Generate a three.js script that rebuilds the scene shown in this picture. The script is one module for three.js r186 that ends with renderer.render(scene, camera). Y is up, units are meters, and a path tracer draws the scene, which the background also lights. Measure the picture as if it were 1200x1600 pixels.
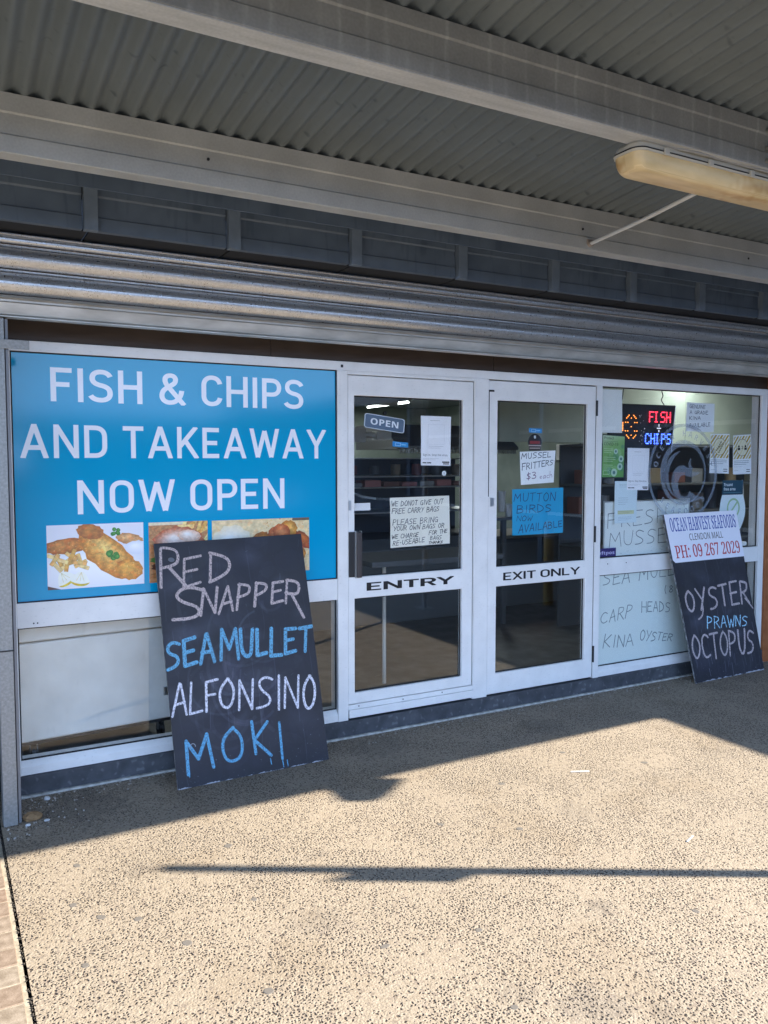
import * as THREE from 'three';
import { RoundedBoxGeometry } from 'three/addons/geometries/RoundedBoxGeometry.js';
import { mergeGeometries, toCreasedNormals } from 'three/addons/utils/BufferGeometryUtils.js';
import { RectAreaLightUniformsLib } from 'three/addons/lights/RectAreaLightUniformsLib.js';

// ------------------------------------------------------------------ camera, sky, sun, exposure
const scene = new THREE.Scene();
const camera = new THREE.PerspectiveCamera(64.53, 768 / 1024, 0.05, 600);
camera.rotation.order = 'YXZ';
camera.position.set(0, 1.72, 4.45);
camera.rotation.set(THREE.MathUtils.degToRad(-3.59), THREE.MathUtils.degToRad(-28.97), 0);
scene.add(camera);

const renderer = new THREE.WebGLRenderer({ antialias: true });
renderer.toneMapping = THREE.LinearToneMapping;
renderer.toneMappingExposure = 3.75;
renderer.shadowMap.enabled = true;

const SUN = new THREE.Vector3(0.734, 0.53, 0.424).normalize();
// clear sky: pale haze at the horizon, deeper blue overhead, a broad glow round the sun
{
  const W = 512, H = 256, d = new Float32Array(W * H * 4);
  for (let j = 0; j < H; j++) for (let i = 0; i < W; i++) {
    const el = ((j + 0.5) / H - 0.5) * Math.PI, az = ((i + 0.5) / W - 0.5) * 2 * Math.PI;
    const y = Math.sin(el), x = Math.cos(az) * Math.cos(el), z = Math.sin(az) * Math.cos(el);
    const t = Math.exp(-Math.max(0, el) / 0.62), c = x * SUN.x + y * SUN.y + z * SUN.z, g = 0.35 * Math.exp((c - 1) * 9);
    const o = (j * W + i) * 4;
    d[o] = (0.05 + 0.82 * t + g) * 0.72; d[o + 1] = (0.15 + 1.12 * t + g * 0.97) * 0.72; d[o + 2] = (0.42 + 1.56 * t + g * 0.92) * 0.72; d[o + 3] = 1;
  }
  const t = new THREE.DataTexture(d, W, H, THREE.RGBAFormat, THREE.FloatType);
  t.mapping = THREE.EquirectangularReflectionMapping; t.magFilter = t.minFilter = THREE.LinearFilter; t.needsUpdate = true;
  scene.background = t; scene.environment = t;
}

const sun = new THREE.DirectionalLight(new THREE.Color(1, 0.93, 0.82), 5);
sun.name = 'sun';
sun.position.copy(SUN).multiplyScalar(60).add(new THREE.Vector3(3, 0, 2));
sun.target.position.set(3, 0, 2);
sun.castShadow = true;
sun.shadow.mapSize.set(4096, 4096);
Object.assign(sun.shadow.camera, { left: -14, right: 14, top: 14, bottom: -14, near: 1, far: 140 });
scene.add(sun, sun.target);
RectAreaLightUniformsLib.init();

// ------------------------------------------------------------------ helpers
let seed = 7;
const rnd = () => { seed = (seed + 0x6d2b79f5) | 0; let t = Math.imul(seed ^ (seed >>> 15), 1 | seed); t = (t + Math.imul(t ^ (t >>> 7), 61 | t)) ^ t; return ((t ^ (t >>> 14)) >>> 0) / 4294967296; };
const rr = (a, b) => a + (b - a) * rnd();
const clamp = (x, a = 0, b = 1) => Math.min(b, Math.max(a, x));
const smooth = (a, b, x) => { const t = clamp((x - a) / (b - a)); return t * t * (3 - 2 * t); };
const PERM = Array.from({ length: 512 }, () => 0);
{ const p = Array.from({ length: 256 }, (_, i) => i); for (let i = 255; i > 0; i--) { const j = Math.floor(rnd() * (i + 1)); [p[i], p[j]] = [p[j], p[i]]; } for (let i = 0; i < 512; i++) PERM[i] = p[i & 255]; }
const gx = [1, -1, 1, -1, 1.4, -1.4, 0, 0], gy = [1, 1, -1, -1, 0, 0, 1.4, -1.4];
// gradient noise that repeats after px by py cells
function noise(x, y, px = 256, py = px) {
  const xi = Math.floor(x), yi = Math.floor(y), fx = x - xi, fy = y - yi;
  const x0 = ((xi % px) + px) % px, x1 = (x0 + 1) % px, y0 = ((yi % py) + py) % py, y1 = (y0 + 1) % py;
  const u = fx * fx * fx * (fx * (fx * 6 - 15) + 10), v = fy * fy * fy * (fy * (fy * 6 - 15) + 10);
  const g = (a, b, dx, dy) => { const h = PERM[PERM[a & 255] + (b & 255)] & 7; return gx[h] * dx + gy[h] * dy; };
  const a = g(x0, y0, fx, fy), b = g(x1, y0, fx - 1, fy), c = g(x0, y1, fx, fy - 1), d = g(x1, y1, fx - 1, fy - 1);
  return a + (b - a) * u + (c + (d - c) * u - a - (b - a) * u) * v;
}
const fbm = (x, y, p, o = 3) => { let s = 0, a = 1; for (let i = 0; i < o; i++) { s += a * noise(x, y, p); x *= 2; y *= 2; p *= 2; a *= 0.5; } return s; };
const BLANK = () => document.createElement('canvas');
function canvasTex(w, h, draw) {
  const c = BLANK(); c.width = w; c.height = h;
  draw(c.getContext('2d'), w, h);
  const t = new THREE.CanvasTexture(c); t.colorSpace = THREE.SRGBColorSpace; t.anisotropy = 8;
  return t;
}
// texture from a function of tile coordinates 0..1 that returns sRGB 0..255; size in metres
function tile(n, metres, fn, srgb = true, my = metres) {
  const d = new Uint8Array(n * n * 4);
  for (let j = 0; j < n; j++) for (let i = 0; i < n; i++) {
    const c = fn(i / n, j / n), o = (j * n + i) * 4, a = Array.isArray(c);
    d[o] = clamp(a ? c[0] : c, 0, 255); d[o + 1] = clamp(a ? c[1] : c, 0, 255); d[o + 2] = clamp(a ? c[2] : c, 0, 255); d[o + 3] = 255;
  }
  const t = new THREE.DataTexture(d, n, n, THREE.RGBAFormat);
  t.wrapS = t.wrapT = THREE.RepeatWrapping; t.magFilter = THREE.LinearFilter; t.minFilter = THREE.LinearMipmapLinearFilter; t.generateMipmaps = true;
  if (srgb) t.colorSpace = THREE.SRGBColorSpace;
  t.repeat.set(1 / metres, 1 / my); t.needsUpdate = true;
  return t;
}
const std = (o) => new THREE.MeshStandardMaterial(o), phys = (o) => new THREE.MeshPhysicalMaterial(o);
const lin = (r, g, b) => new THREE.Color().setRGB(r, g, b);

// uv in metres from position and normal
function uvm(g) {
  const p = g.attributes.position, n = g.attributes.normal, uv = new Float32Array(p.count * 2);
  for (let i = 0; i < p.count; i++) {
    const ax = Math.abs(n.getX(i)), ay = Math.abs(n.getY(i)), az = Math.abs(n.getZ(i));
    const [a, b] = az >= ax && az >= ay ? [p.getX(i), p.getY(i)] : ax >= ay ? [p.getZ(i), p.getY(i)] : [p.getX(i), p.getZ(i)];
    uv[2 * i] = a; uv[2 * i + 1] = b;
  }
  g.setAttribute('uv', new THREE.BufferAttribute(uv, 2));
  return g;
}
const plain = (g) => { g = g.index ? g.toNonIndexed() : g; for (const k of Object.keys(g.attributes)) if (!['position', 'normal', 'uv'].includes(k)) g.deleteAttribute(k); return g; };
const merge = (gs) => (Array.isArray(gs) ? (gs.length === 1 ? gs[0] : mergeGeometries(gs.map(plain))) : gs);
// box from corner to corner, rounded a little
function bx(x0, y0, z0, x1, y1, z1, r = 0.002) {
  const w = x1 - x0, h = y1 - y0, d = z1 - z0, m = Math.min(w, h, d);
  const g = r > 0 && m > 2.2 * r ? new RoundedBoxGeometry(w, h, d, 1, r) : new THREE.BoxGeometry(w, h, d);
  return uvm(g.translate((x0 + x1) / 2, (y0 + y1) / 2, (z0 + z1) / 2));
}
function cyl(r, h, x, y, z, axis = 'y', seg = 20, r2 = r) {
  const g = new THREE.CylinderGeometry(r2, r, h, seg);
  if (axis === 'x') g.rotateZ(Math.PI / 2);
  if (axis === 'z') g.rotateX(Math.PI / 2);
  return g.translate(x, y, z);
}
const tube = (pts, r, seg = 24, rad = 8) => new THREE.TubeGeometry(new THREE.CatmullRomCurve3(pts.map((p) => new THREE.Vector3(...p))), seg, r, rad);
// polygon in (z, y) pushed along x
function alongX(pts, x0, x1, opts = {}) {
  const s = new THREE.Shape(pts.map(([z, y]) => new THREE.Vector2(-z, y)));
  const g = new THREE.ExtrudeGeometry(s, { depth: x1 - x0, bevelEnabled: false, ...opts });
  g.rotateY(Math.PI / 2).translate(x0, 0, 0);
  return uvm(g);
}
// rectangle with rectangular holes in the wall plane, bevelled, from z0 to z1
function framed(x0, y0, x1, y1, holes, z0, z1, bevel = 0.003) {
  const rect = (a, b, c, d, T) => { const s = new T(); s.moveTo(a, b); s.lineTo(c, b); s.lineTo(c, d); s.lineTo(a, d); s.lineTo(a, b); return s; };
  const b = bevel, s = rect(x0 + b, y0 + b, x1 - b, y1 - b, THREE.Shape);
  for (const [a, c, d, e] of holes) s.holes.push(rect(a - b, c - b, d + b, e + b, THREE.Path));
  const g = new THREE.ExtrudeGeometry(s, { depth: z1 - z0 - 2 * b, bevelEnabled: b > 0, bevelThickness: b, bevelSize: b, bevelSegments: 1 });
  return uvm(g.translate(0, 0, z0 + b));
}
const taken = {};
const numbered = (n) => { const k = taken[n] = (taken[n] ?? -1) + 1; return k ? n + '_' + String(k).padStart(3, '0') : n; };
const shade = (o) => { o.castShadow = o.receiveShadow = true; return o; };
function part(name, gs, m, parent, label) {
  const o = shade(new THREE.Mesh(merge(gs), m)); o.name = name; parent.add(o);
  if (label) o.userData.label = label;
  return o;
}
function tag(o, label, category, group) { o.userData.label = label; o.userData.category = category; if (group) o.userData.group = group; return o; }
function thing(name, label, category, [x, y, z] = [0, 0, 0], group) {
  const o = new THREE.Group(); o.name = numbered(name); o.position.set(x, y, z); scene.add(o);
  return tag(o, label, category, group);
}
function single(name, gs, m, label, category, group) { const o = part(numbered(name), gs, m, scene); return tag(o, label, category, group); }
function struct(name, gs, m) { const o = part(name, gs, m, scene); o.userData.kind = 'structure'; return o; }

// ------------------------------------------------------------------ materials
const speck = (a, b) => { const r = noise(a, b, 256); return r; };
// white powder coated aluminium with faint grime, scuffs
const M = {};
M.white = std({ map: tile(512, 1.1, (u, v) => { const n = fbm(u * 9, v * 9, 9, 4), s = smooth(0.45, 0.8, noise(u * 60, v * 150, 60, 150)) * 16; const k = 228 + n * 5 - s * 0.7; return [k, k - 1, k - 3]; }), roughness: 0.38 });
M.gasket = std({ color: lin(0.012, 0.013, 0.015), roughness: 0.7 });
M.glass = phys({ color: lin(0.985, 0.992, 0.99), transmission: 1, thickness: 0, roughness: 0.0, ior: 1.5 });
M.plinth = std({ map: tile(256, 0.8, (u, v) => { const n = fbm(u * 8, v * 8, 8, 4), d = smooth(0.3, 0.6, noise(u * 30, v * 30, 30)); const k = 66 + n * 14 + d * 22; return [k, k + 2, k + 7]; }), roughness: 0.7 });
M.conc = std({ map: tile(256, 0.5, (u, v) => { const k = 168 + fbm(u * 12, v * 12, 12, 4) * 34; return [k, k - 2, k - 8]; }), roughness: 0.9 });
M.brown = std({ map: tile(256, 0.9, (u, v) => { const k = fbm(u * 4, v * 24, 256, 3) * 7; return [66 + k, 54 + k, 46 + k]; }), roughness: 0.55 });
M.orange = std({ map: tile(256, 0.8, (u, v) => { const k = fbm(u * 10, v * 10, 10, 4) * 12; return [150 + k, 88 + k, 46 + k]; }), roughness: 0.7 });
const galvFn = (u, v) => { const s = noise(u * 90, v * 90, 90), s2 = noise(u * 41 + 7, v * 41, 41), d = smooth(0.5, 0.75, noise(u * 170, v * 170, 170) + 0.25 * noise(u * 9, v * 9, 9)), st = fbm(u * 3, v * 40, 256, 3); const k = 200 + s * 9 + s2 * 7 - d * 80 - 12 * Math.max(0, st); return [k, k, k + 1 - d * 6]; };
M.galv = std({ map: tile(1024, 0.9, galvFn), metalness: 0.78, roughness: 0.4, roughnessMap: tile(512, 0.9, (u, v) => 205 + noise(u * 60, v * 60, 60) * 50, false) });
M.galvDull = std({ map: tile(512, 0.5, (u, v) => { const s = noise(u * 40, v * 40, 40), s2 = noise(u * 83, v * 83, 83); const k = 142 + s * 12 + s2 * 7; return [k, k, k - 2]; }), metalness: 0.55, roughness: 0.5 });
M.roof = std({ map: tile(512, 1.9, (u, v) => { const n = fbm(u * 6, v * 6, 6, 4), m = smooth(0.62, 0.95, noise(u * 40, v * 40, 40) + 0.4 * noise(u * 8, v * 8, 8)), e = smooth(0.55, 0.8, noise(u * 82 + 9, v * 82, 82)); const k = 108 + n * 4 - m * 26 - e * 8; return [k - 8, k, k + 4]; }), roughness: 0.6, metalness: 0.1 });
M.purlin = std({ map: tile(512, 1.0, (u, v) => { const n = fbm(u * 5, v * 5, 5, 4), g = noise(u * 120, v * 120, 120); const k = 170 + n * 9 + g * 6; return [k - 1, k, k - 2]; }), roughness: 0.62, metalness: 0.15 });
M.purlinStreak = std({ map: tile(1024, 1.524, (u, v) => { const n = fbm(u * 8, v * 8, 8, 4), g = noise(u * 160, v * 160, 160), ph = u * 20 + noise(u * 20, v * 3, 20, 3) * 0.25, d = Math.abs(ph - Math.floor(ph) - 0.5), st = smooth(0.2, 0.02, d) * (0.55 + 0.45 * noise(u * 140, v * 20, 140, 20)) * smooth(-0.5, 0.4, noise(u * 17, v * 2 + 3, 17, 2)); const k = 138 + n * 9 + g * 6 + st * 24; return [k - 1, k, k - 2]; }), roughness: 0.65, metalness: 0.1 });  // pale streaks at the corrugation spacing, on a base darker than the flange
M.fascia = std({ map: tile(512, 1.3, (u, v) => { const n = fbm(u * 7, v * 7, 7, 4), s = smooth(0.3, 0.7, noise(u * 50, v * 6, 50, 6)) * 10; const k = n * 10 - s; return [86 + k * 0.8, 99 + k * 0.8, 115 + k * 0.8]; }), roughness: 0.5 });
M.batten = std({ map: tile(256, 0.7, (u, v) => { const k = fbm(u * 7, v * 7, 7, 4) * 8; return [104 + k, 117 + k, 132 + k]; }), roughness: 0.5 });  // fascia paint made lighter: light caught by the battens is in the colour
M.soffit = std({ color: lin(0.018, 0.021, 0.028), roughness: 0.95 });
M.black = std({ color: lin(0.014, 0.014, 0.016), roughness: 0.45 });
M.steel = std({ color: lin(0.55, 0.56, 0.57), metalness: 0.95, roughness: 0.32 });
M.pole = std({ color: lin(0.45, 0.46, 0.47), metalness: 0.5, roughness: 0.45 });

// ------------------------------------------------------------------ ground
const pitBump = {};
{
  const n = 2048, S = 2.6;
  // pits left between the crumbs of the coated chip surface: jittered, elongated, unevenly spread
  const G = 200, pits = [];
  for (let j = 0; j < G; j++) for (let i = 0; i < G; i++) { const dens = 0.74 + 0.8 * noise(i / 20, j / 20, 10) + 0.45 * noise(i / 5, j / 5, 40); pits.push(rnd() < dens ? [i + rr(0.1, 0.9), j + rr(0.1, 0.9), rr(0.12, 0.3), rr(1, 2.0), rr(0, 3.14)] : null); }
  const h = new Float32Array(n * n);
  for (let j = 0; j < n; j++) for (let i = 0; i < n; i++) {
    const wu = noise(i / 9, j / 9, 256) * 0.22, wv = noise(i / 9 + 70, j / 9, 256) * 0.22, x = (i / n) * G + wu, y = (j / n) * G + wv, ci = Math.floor(x), cj = Math.floor(y);
    let best = 3;
    for (let b = -1; b <= 1; b++) for (let a = -1; a <= 1; a++) {
      const p = pits[((cj + b + G) % G) * G + ((ci + a + G) % G)];
      if (!p) continue;
      let dx = x - p[0], dy = y - p[1]; dx -= Math.round(dx / G) * G; dy -= Math.round(dy / G) * G;
      const c = Math.cos(p[4]), s = Math.sin(p[4]), e = Math.hypot((dx * c + dy * s) / p[3], -dx * s + dy * c) / p[2];
      if (e < best) best = e;
    }
    h[j * n + i] = best;
  }
  const at = (u, v) => h[Math.round(v * n) * n + Math.round(u * n)];
  pitBump.color = tile(n, S, (u, v) => {
    const c = at(u, v), pit = smooth(1.15, 0.6, c), g = noise(u * 420, v * 420, 420) * 11 + noise(u * 120, v * 120, 120) * 7, stone = smooth(0.35, 0.6, noise(u * 100 + 31, v * 100, 100)) * 14;
    return [140 + g * 1.3 - stone - pit * 72, 127 + g * 1.3 - stone - pit * 70, 109 + g * 1.3 - stone * 0.8 - pit * 62];
  });
  pitBump.bump = tile(n, S, (u, v) => { const c = at(u, v); return 215 - 180 * smooth(1.35, 0.3, c) + noise(u * 300, v * 300, 300) * 40 + noise(u * 520, v * 520, 520) * 24; }, false);
}
M.pave = std({ map: pitBump.color, bumpMap: pitBump.bump, bumpScale: 0.006, roughness: 0.85, vertexColors: true });
const STAINS = [[1.78, 2.62, 0.1, 0.2], [1.6, 2.45, 0.06, 0.16], [1.95, 2.75, 0.05, 0.2], [2.2, 2.2, 0.05, 0.25], [0.72, 1.05, 0.06, 0.18], [1.2, 1.75, 0.09, 0.14], [2.7, 1.5, 0.1, 0.14], [3.4, 0.4, 0.16, 0.2], [0.6, 0.25, 0.2, 0.3], [2.3, 0.25, 0.18, 0.2], [0.95, 2.4, 0.06, 0.2], [4.0, 1.3, 0.12, 0.13], [1.4, 1.3, 0.05, 0.16]];
function pavementMesh() {
  const xs = [], zs = [];
  for (let x = 0.224; x < 6.6; x += 0.026) xs.push(x);
  for (let x = 7; x <= 30; x += 1) xs.push(x);
  for (let z = -0.2; z < 4; z += 0.026) zs.push(z);
  for (let z = 5; z <= 9; z += 0.5) zs.push(z);
  const p = [], c = [], uv = [], idx = [];
  for (const z of zs) for (const x of xs) {
    p.push(x, 0, z); uv.push(x, z);
    const a = fbm(x * 0.9 + 11, z * 0.9 + 5, 256, 4), b = smooth(0.25, 0.7, noise(x * 2.3 + 40, z * 2.3, 256) + 0.5 * noise(x * 7, z * 7, 256));
    const k = clamp(0.95 + a * 0.05 - b * 0.06, 0.5, 1.1);
    let d = 0; // dark oily spots and scuffs with ragged outlines
    for (const [sx, sz, r, m] of STAINS) { const q = Math.hypot(x - sx, z - sz) / r; if (q < 1.6) d = Math.max(d, m * smooth(1.15, 0.75, q + 0.7 * noise(x * 26, z * 26, 256) + 0.5 * noise(x * 60 + 9, z * 60, 256))); }
    c.push(k * (1 - d), k * (1 - 0.02 * b) * (1 - d), k * (1 - 0.05 * b) * (1 - d * 0.94));
  }
  const w = xs.length;
  for (let j = 0; j < zs.length - 1; j++) for (let i = 0; i < w - 1; i++) { const a = j * w + i; idx.push(a, a + w, a + 1, a + 1, a + w, a + w + 1); }
  const g = new THREE.BufferGeometry();
  g.setAttribute('position', new THREE.Float32BufferAttribute(p, 3)); g.setAttribute('uv', new THREE.Float32BufferAttribute(uv, 2)); g.setAttribute('color', new THREE.Float32BufferAttribute(c, 3));
  g.setIndex(idx); g.computeVertexNormals();
  return g;
}
struct('pavement', [pavementMesh()], M.pave);
{
  const asph = std({ map: tile(512, 3, (u, v) => { const k = 62 + fbm(u * 12, v * 12, 12, 5) * 22; return [k, k, k + 1]; }), roughness: 0.9 });
  struct('car_park', [uvm(new THREE.PlaneGeometry(500, 500).rotateX(-Math.PI / 2).translate(0, -0.13, 0))], asph);
  struct('kerb', [bx(0.225, -0.13, 9.004, 30, -0.002, 9.18, 0.01), bx(-15, -0.13, 9.004, 0.215, -0.002, 9.18, 0.01)], M.conc);
  // brick paving along the left edge
  const mortar = std({ map: tile(256, 0.4, (u, v) => { const k = 146 + fbm(u * 20, v * 20, 20, 3) * 22; return [k, k - 10, k - 28]; }), roughness: 0.95 });
  const bed = struct('brick_paving', [bx(-15, -0.1, -0.2, 0.2135, -0.005, 9, 0)], mortar);
  const pm = [0, 1, 2, 3].map((q) => std({ map: tile(256, 0.37, (u, v) => { const n = fbm(u * 11 + q * 3, v * 11, 11, 4), g = noise(u * 90, v * 90, 90), k = n * 18 + g * 14 - q * 4; return [124 + k + q * 2, 111 + k, 95 + k]; }), roughness: 0.9 }));
  const pg = new RoundedBoxGeometry(0.222, 0.05, 0.107, 1, 0.004);
  uvm(pg);
  for (let r = 0; r < 30; r++) for (let q = 0; q < 3; q++) {
    const o = shade(new THREE.Mesh(pg, pm[Math.floor(rnd() * 4)]));
    o.name = numbered('paver'); o.position.set(0.2065 - 0.006 - 0.111 - q * 0.23 + rr(-0.001, 0.001), -0.0265 + rr(-0.0015, 0.001), 0.3 + r * 0.1141 + rr(-0.001, 0.001)); o.rotation.y = rr(-0.008, 0.008);
    bed.add(o);
  }
}

// ------------------------------------------------------------------ canopy over the footpath
const roofY = (z) => 3.033 + (z - 1.19) * 0.092;
{
  const can = thing('canopy', 'grey steel canopy of corrugated sheets on long purlins above the shop front', 'canopy');
  const P = 0.0762, A = 0.0115, zA = 0.28, zB = 3.02, per = 10, SEG = 12;
  const sheet = () => {
    const p = [], idx = [], uv = [], n = per * SEG + 6, rows = 3;
    for (let j = 0; j <= rows; j++) for (let i = 0; i <= n; i++) {
      const x = (i / SEG) * P, z = zA + ((zB - zA) * j) / rows;
      p.push(x, roofY(z) + A * (1 - Math.cos((x / P) * 2 * Math.PI)) + 0.0006, z); uv.push(x, z);
    }
    for (let j = 0; j < rows; j++) for (let i = 0; i < n; i++) { const a = j * (n + 1) + i; idx.push(a, a + 1, a + n + 1, a + 1, a + n + 2, a + n + 1); }
    const g = new THREE.BufferGeometry();
    g.setAttribute('position', new THREE.Float32BufferAttribute(p, 3)); g.setAttribute('uv', new THREE.Float32BufferAttribute(uv, 2)); g.setIndex(idx); g.computeVertexNormals();
    return g;
  };
  const sg = sheet();
  for (let k = -20; k < 18; k++) {
    const o = shade(new THREE.Mesh(sg, M.roof)); o.name = numbered('roof_sheet'); o.position.set(k * per * P + 0.021, (k & 1) * 0.0012, 0); can.add(o);
  }
  // purlins: front face with a shallow recessed band, returned lips
  const purlin = (zf, zb, y0, y1, l, d, m, label) => {
    const pts = [[zf, y0 + 0.003], [zf, d - 0.006], [zf - 0.006, d], [zf - 0.006, l - 0.002], [zf, l + 0.004], [zf, y1], [zb, y1], [zb, y0], [zf - 0.003, y0]];
    return part('purlin', [alongX(pts, -15, 13.6)], m, can, label);
  };
  purlin(1.19, 1.115, 2.822, 3.034, 2.965, 2.892, M.purlin);
  M.flange = std({ map: tile(256, 0.8, (u, v) => { const k = 176 + fbm(u * 3, v * 30, 256, 3) * 12 + noise(u * 90, v * 90, 90) * 8; return [k - 2, k, k + 1]; }), roughness: 0.6 });  // underside toned lighter than the face: light from the ground put into the colour
  part('flange', [bx(-15, 2.9345, 2.107, 13.6, 2.9375, 2.1985, 0)], M.flange, can, 'underside of the second purlin, ground light put into its pale colour');
  purlin(2.2, 2.105, 2.938, 3.125, 3.072, 3.002, M.purlinStreak, 'purlin with pale vertical streaks');
  purlin(3.04, 2.96, 3.01, 3.2, 3.14, 3.07, M.purlin);
  // nail holes and bracket plates
  for (const [x, y] of [[2.99, 2.925], [4.3, 2.93], [1.0, 2.93]]) part('bolt_hole', [cyl(0.006, 0.004, x, y, 1.1865, 'z', 12)], M.black, can);
  for (const [x, y] of [[3.06, 3.085], [3.065, 3.015], [3.062, 2.965]]) part('bolt', [cyl(0.012, 0.014, x, y, 2.203, 'z', 6)], M.galvDull, can);
  // gutter on the outer edge with a rain head
  const gut = [[3.045, 3.0], [3.045, 3.19], [3.05, 3.2], [3.16, 3.2], [3.165, 3.19], [3.165, 3.02], [3.15, 3.0]];
  part('gutter', [alongX(gut.map(([z, y]) => [z - 0.08, y]), -15, 8.72)], M.fascia, can);
  const head = new THREE.Shape([[5.93, -3.086], [5.93, -3.256], [6.02, -3.256], [6.25, -3.086]].map((p) => new THREE.Vector2(...p)));
  part('rain_head', [uvm(new THREE.ExtrudeGeometry(head, { depth: 0.09, bevelEnabled: false }).rotateX(-Math.PI / 2).translate(0, 2.93, 0))], M.fascia, can);
  for (const x of [-9, -4.2, 12.5]) part('post', [bx(x, -0.02, 2.92, x + 0.1, 3.0, 3.02, 0.006)], M.fascia, can);
}
{ // a second, deeper canopy carries on along the mall to the right
  const can = thing('mall_canopy', 'deeper flat canopy that carries on to the right of the shop over an added wall, seen in the glass', 'canopy');
  part('deck', [bx(8.73, 3.03, 3.06, 22, 3.2, 26, 0.01)], M.roof, can);
  part('edge_beam', [bx(8.71, 3.0, 3.06, 8.728, 3.26, 26.02, 0.003)], M.fascia, can);
  part('shop_wall', [bx(13, -0.13, 3.5, 13.3, 3.02, 26, 0.01)], M.fascia, can);  // unseen wall added to keep bright sky out of the door reflections
  for (let k = 0; k < 5; k++) { const z = 4.2 + k * 4.4, w = part('window', [bx(12.985, 0.5, z, 12.999, 2.4, z + 3.2, 0)], M.black, can); for (const y of [0.42, 2.4]) part('window_rail', [bx(12.97, y, z - 0.06, 12.984, y + 0.08, z + 3.26, 0)], M.white, w); }
  for (const z of [6.2, 10.6, 14.6, 20]) part('post', [bx(9.0, -0.13, z, 9.12, 3.03, z + 0.12, 0.006)], M.fascia, can);
}
{ // fluorescent fitting under the second purlin
  const t = thing('fluorescent_light', 'long weatherproof fluorescent light with yellowed cover under the canopy purlin', 'light fitting', [2.36, 2.94, 2.095]);
  const yel = std({ map: tile(512, 1.3, (u, v) => { const n = fbm(u * 6, v * 20, 6, 4), b = smooth(0.0, 0.9, noise(u * 5, v * 26, 5, 26) + 0.5 * noise(u * 40, v * 40, 40)) * smooth(0.2, 0.55, u); const k = n * 14; return [214 + k - b * 20, 189 + k - b * 32, 142 + k - b * 38]; }), roughness: 0.35 });
  const base = std({ color: lin(0.48, 0.45, 0.38), roughness: 0.55 });
  const L = 1.27, W = 0.15;
  // base tray: rounded slab, then cover: tapered shell
  const slab = (y0, y1, w0, w1, e0, e1, r) => { // loft of rounded rectangles along y
    const ring = (y, w, e) => { const out = []; for (const [cx, cz, a0] of [[e, -w / 2 + r, Math.PI], [L - e, -w / 2 + r, 1.5 * Math.PI], [L - e, w / 2 - r, 0], [e, w / 2 - r, 0.5 * Math.PI]]) for (let k = 0; k <= 6; k++) { const a = a0 + (k / 6) * Math.PI / 2, sx = cx === e ? e + r : L - e - r; out.push([sx + r * Math.cos(a), y, cz + r * Math.sin(a)]); } return out; };
    const rows = []; const N = 8;
    for (let k = 0; k <= N; k++) { const a = (k / N) * Math.PI / 2; rows.push(ring(y1 + (y0 - y1) * Math.sin(a), w1 + (w0 - w1) * (1 - Math.cos(a)), e1 + (e0 - e1) * (1 - Math.cos(a)))); }
    const p = [], idx = [], m = rows[0].length;
    rows.flat().forEach((q) => p.push(...q));
    for (let j = 0; j < N; j++) for (let i = 0; i < m; i++) { const a = j * m + i, b = j * m + ((i + 1) % m); idx.push(a, b, a + m, b, b + m, a + m); }
    for (const [j, s] of [[0, 1], [N, -1]]) { const c = p.length / 3; const [sx, sz] = [L / 2, 0]; p.push(sx, rows[j][0][1], sz); for (let i = 0; i < m; i++) { const a = j * m + i, b = j * m + ((i + 1) % m); s > 0 ? idx.push(c, b, a) : idx.push(c, a, b); } }
    const g = new THREE.BufferGeometry(); g.setAttribute('position', new THREE.Float32BufferAttribute(p, 3)); g.setIndex(idx);
    return uvm(toCreasedNormals(g, 0.6));
  };
  part('base_tray', [slab(0, -0.03, W - 0.03, W, 0.016, 0.0, 0.045)], base, t);
  part('gasket', [slab(-0.028, -0.034, W + 0.006, W + 0.006, -0.003, -0.003, 0.046)], M.black, t);
  part('rim', [slab(-0.034, -0.042, W + 0.008, W + 0.004, -0.004, -0.002, 0.046)], base, t);
  const cov = slab(-0.108, -0.042, 0.09, W - 0.006, 0.04, 0.004, 0.04);
  part('cover', [cov], yel, t);
  for (let k = 0; k < 5; k++) part('clip', [bx(0.13 + k * 0.25, -0.046, W / 2 + 0.001, 0.155 + k * 0.25, -0.018, W / 2 + 0.012, 0.003)], base, t);
  part('cable', [tube([[0.12, -0.004, W / 2 - 0.02], [0.3, -0.008, W / 2 + 0.012], [0.5, -0.004, W / 2], [0.75, -0.01, W / 2 + 0.014], [1.0, -0.005, W / 2 + 0.006], [1.3, -0.004, W / 2 + 0.01]], 0.006, 40, 6)], std({ color: lin(0.3, 0.29, 0.27), roughness: 0.7 }), t);
}
{
  const c = thing('conduit', 'thin white conduit running from the back purlin to the fluorescent light', 'conduit');
  part('pipe', [tube([[3.03, 2.852, 1.2], [2.93, 2.845, 1.65], [2.845, 2.85, 2.035]], 0.0095, 20, 10)], std({ color: lin(0.62, 0.61, 0.58), roughness: 0.5 }), c);
  part('elbow', [cyl(0.014, 0.03, 3.032, 2.852, 1.199, 'z', 12), bx(3.012, 2.85, 1.191, 3.052, 2.875, 1.196, 0.001)], std({ color: lin(0.3, 0.25, 0.21), roughness: 0.6 }), c);
}

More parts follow.
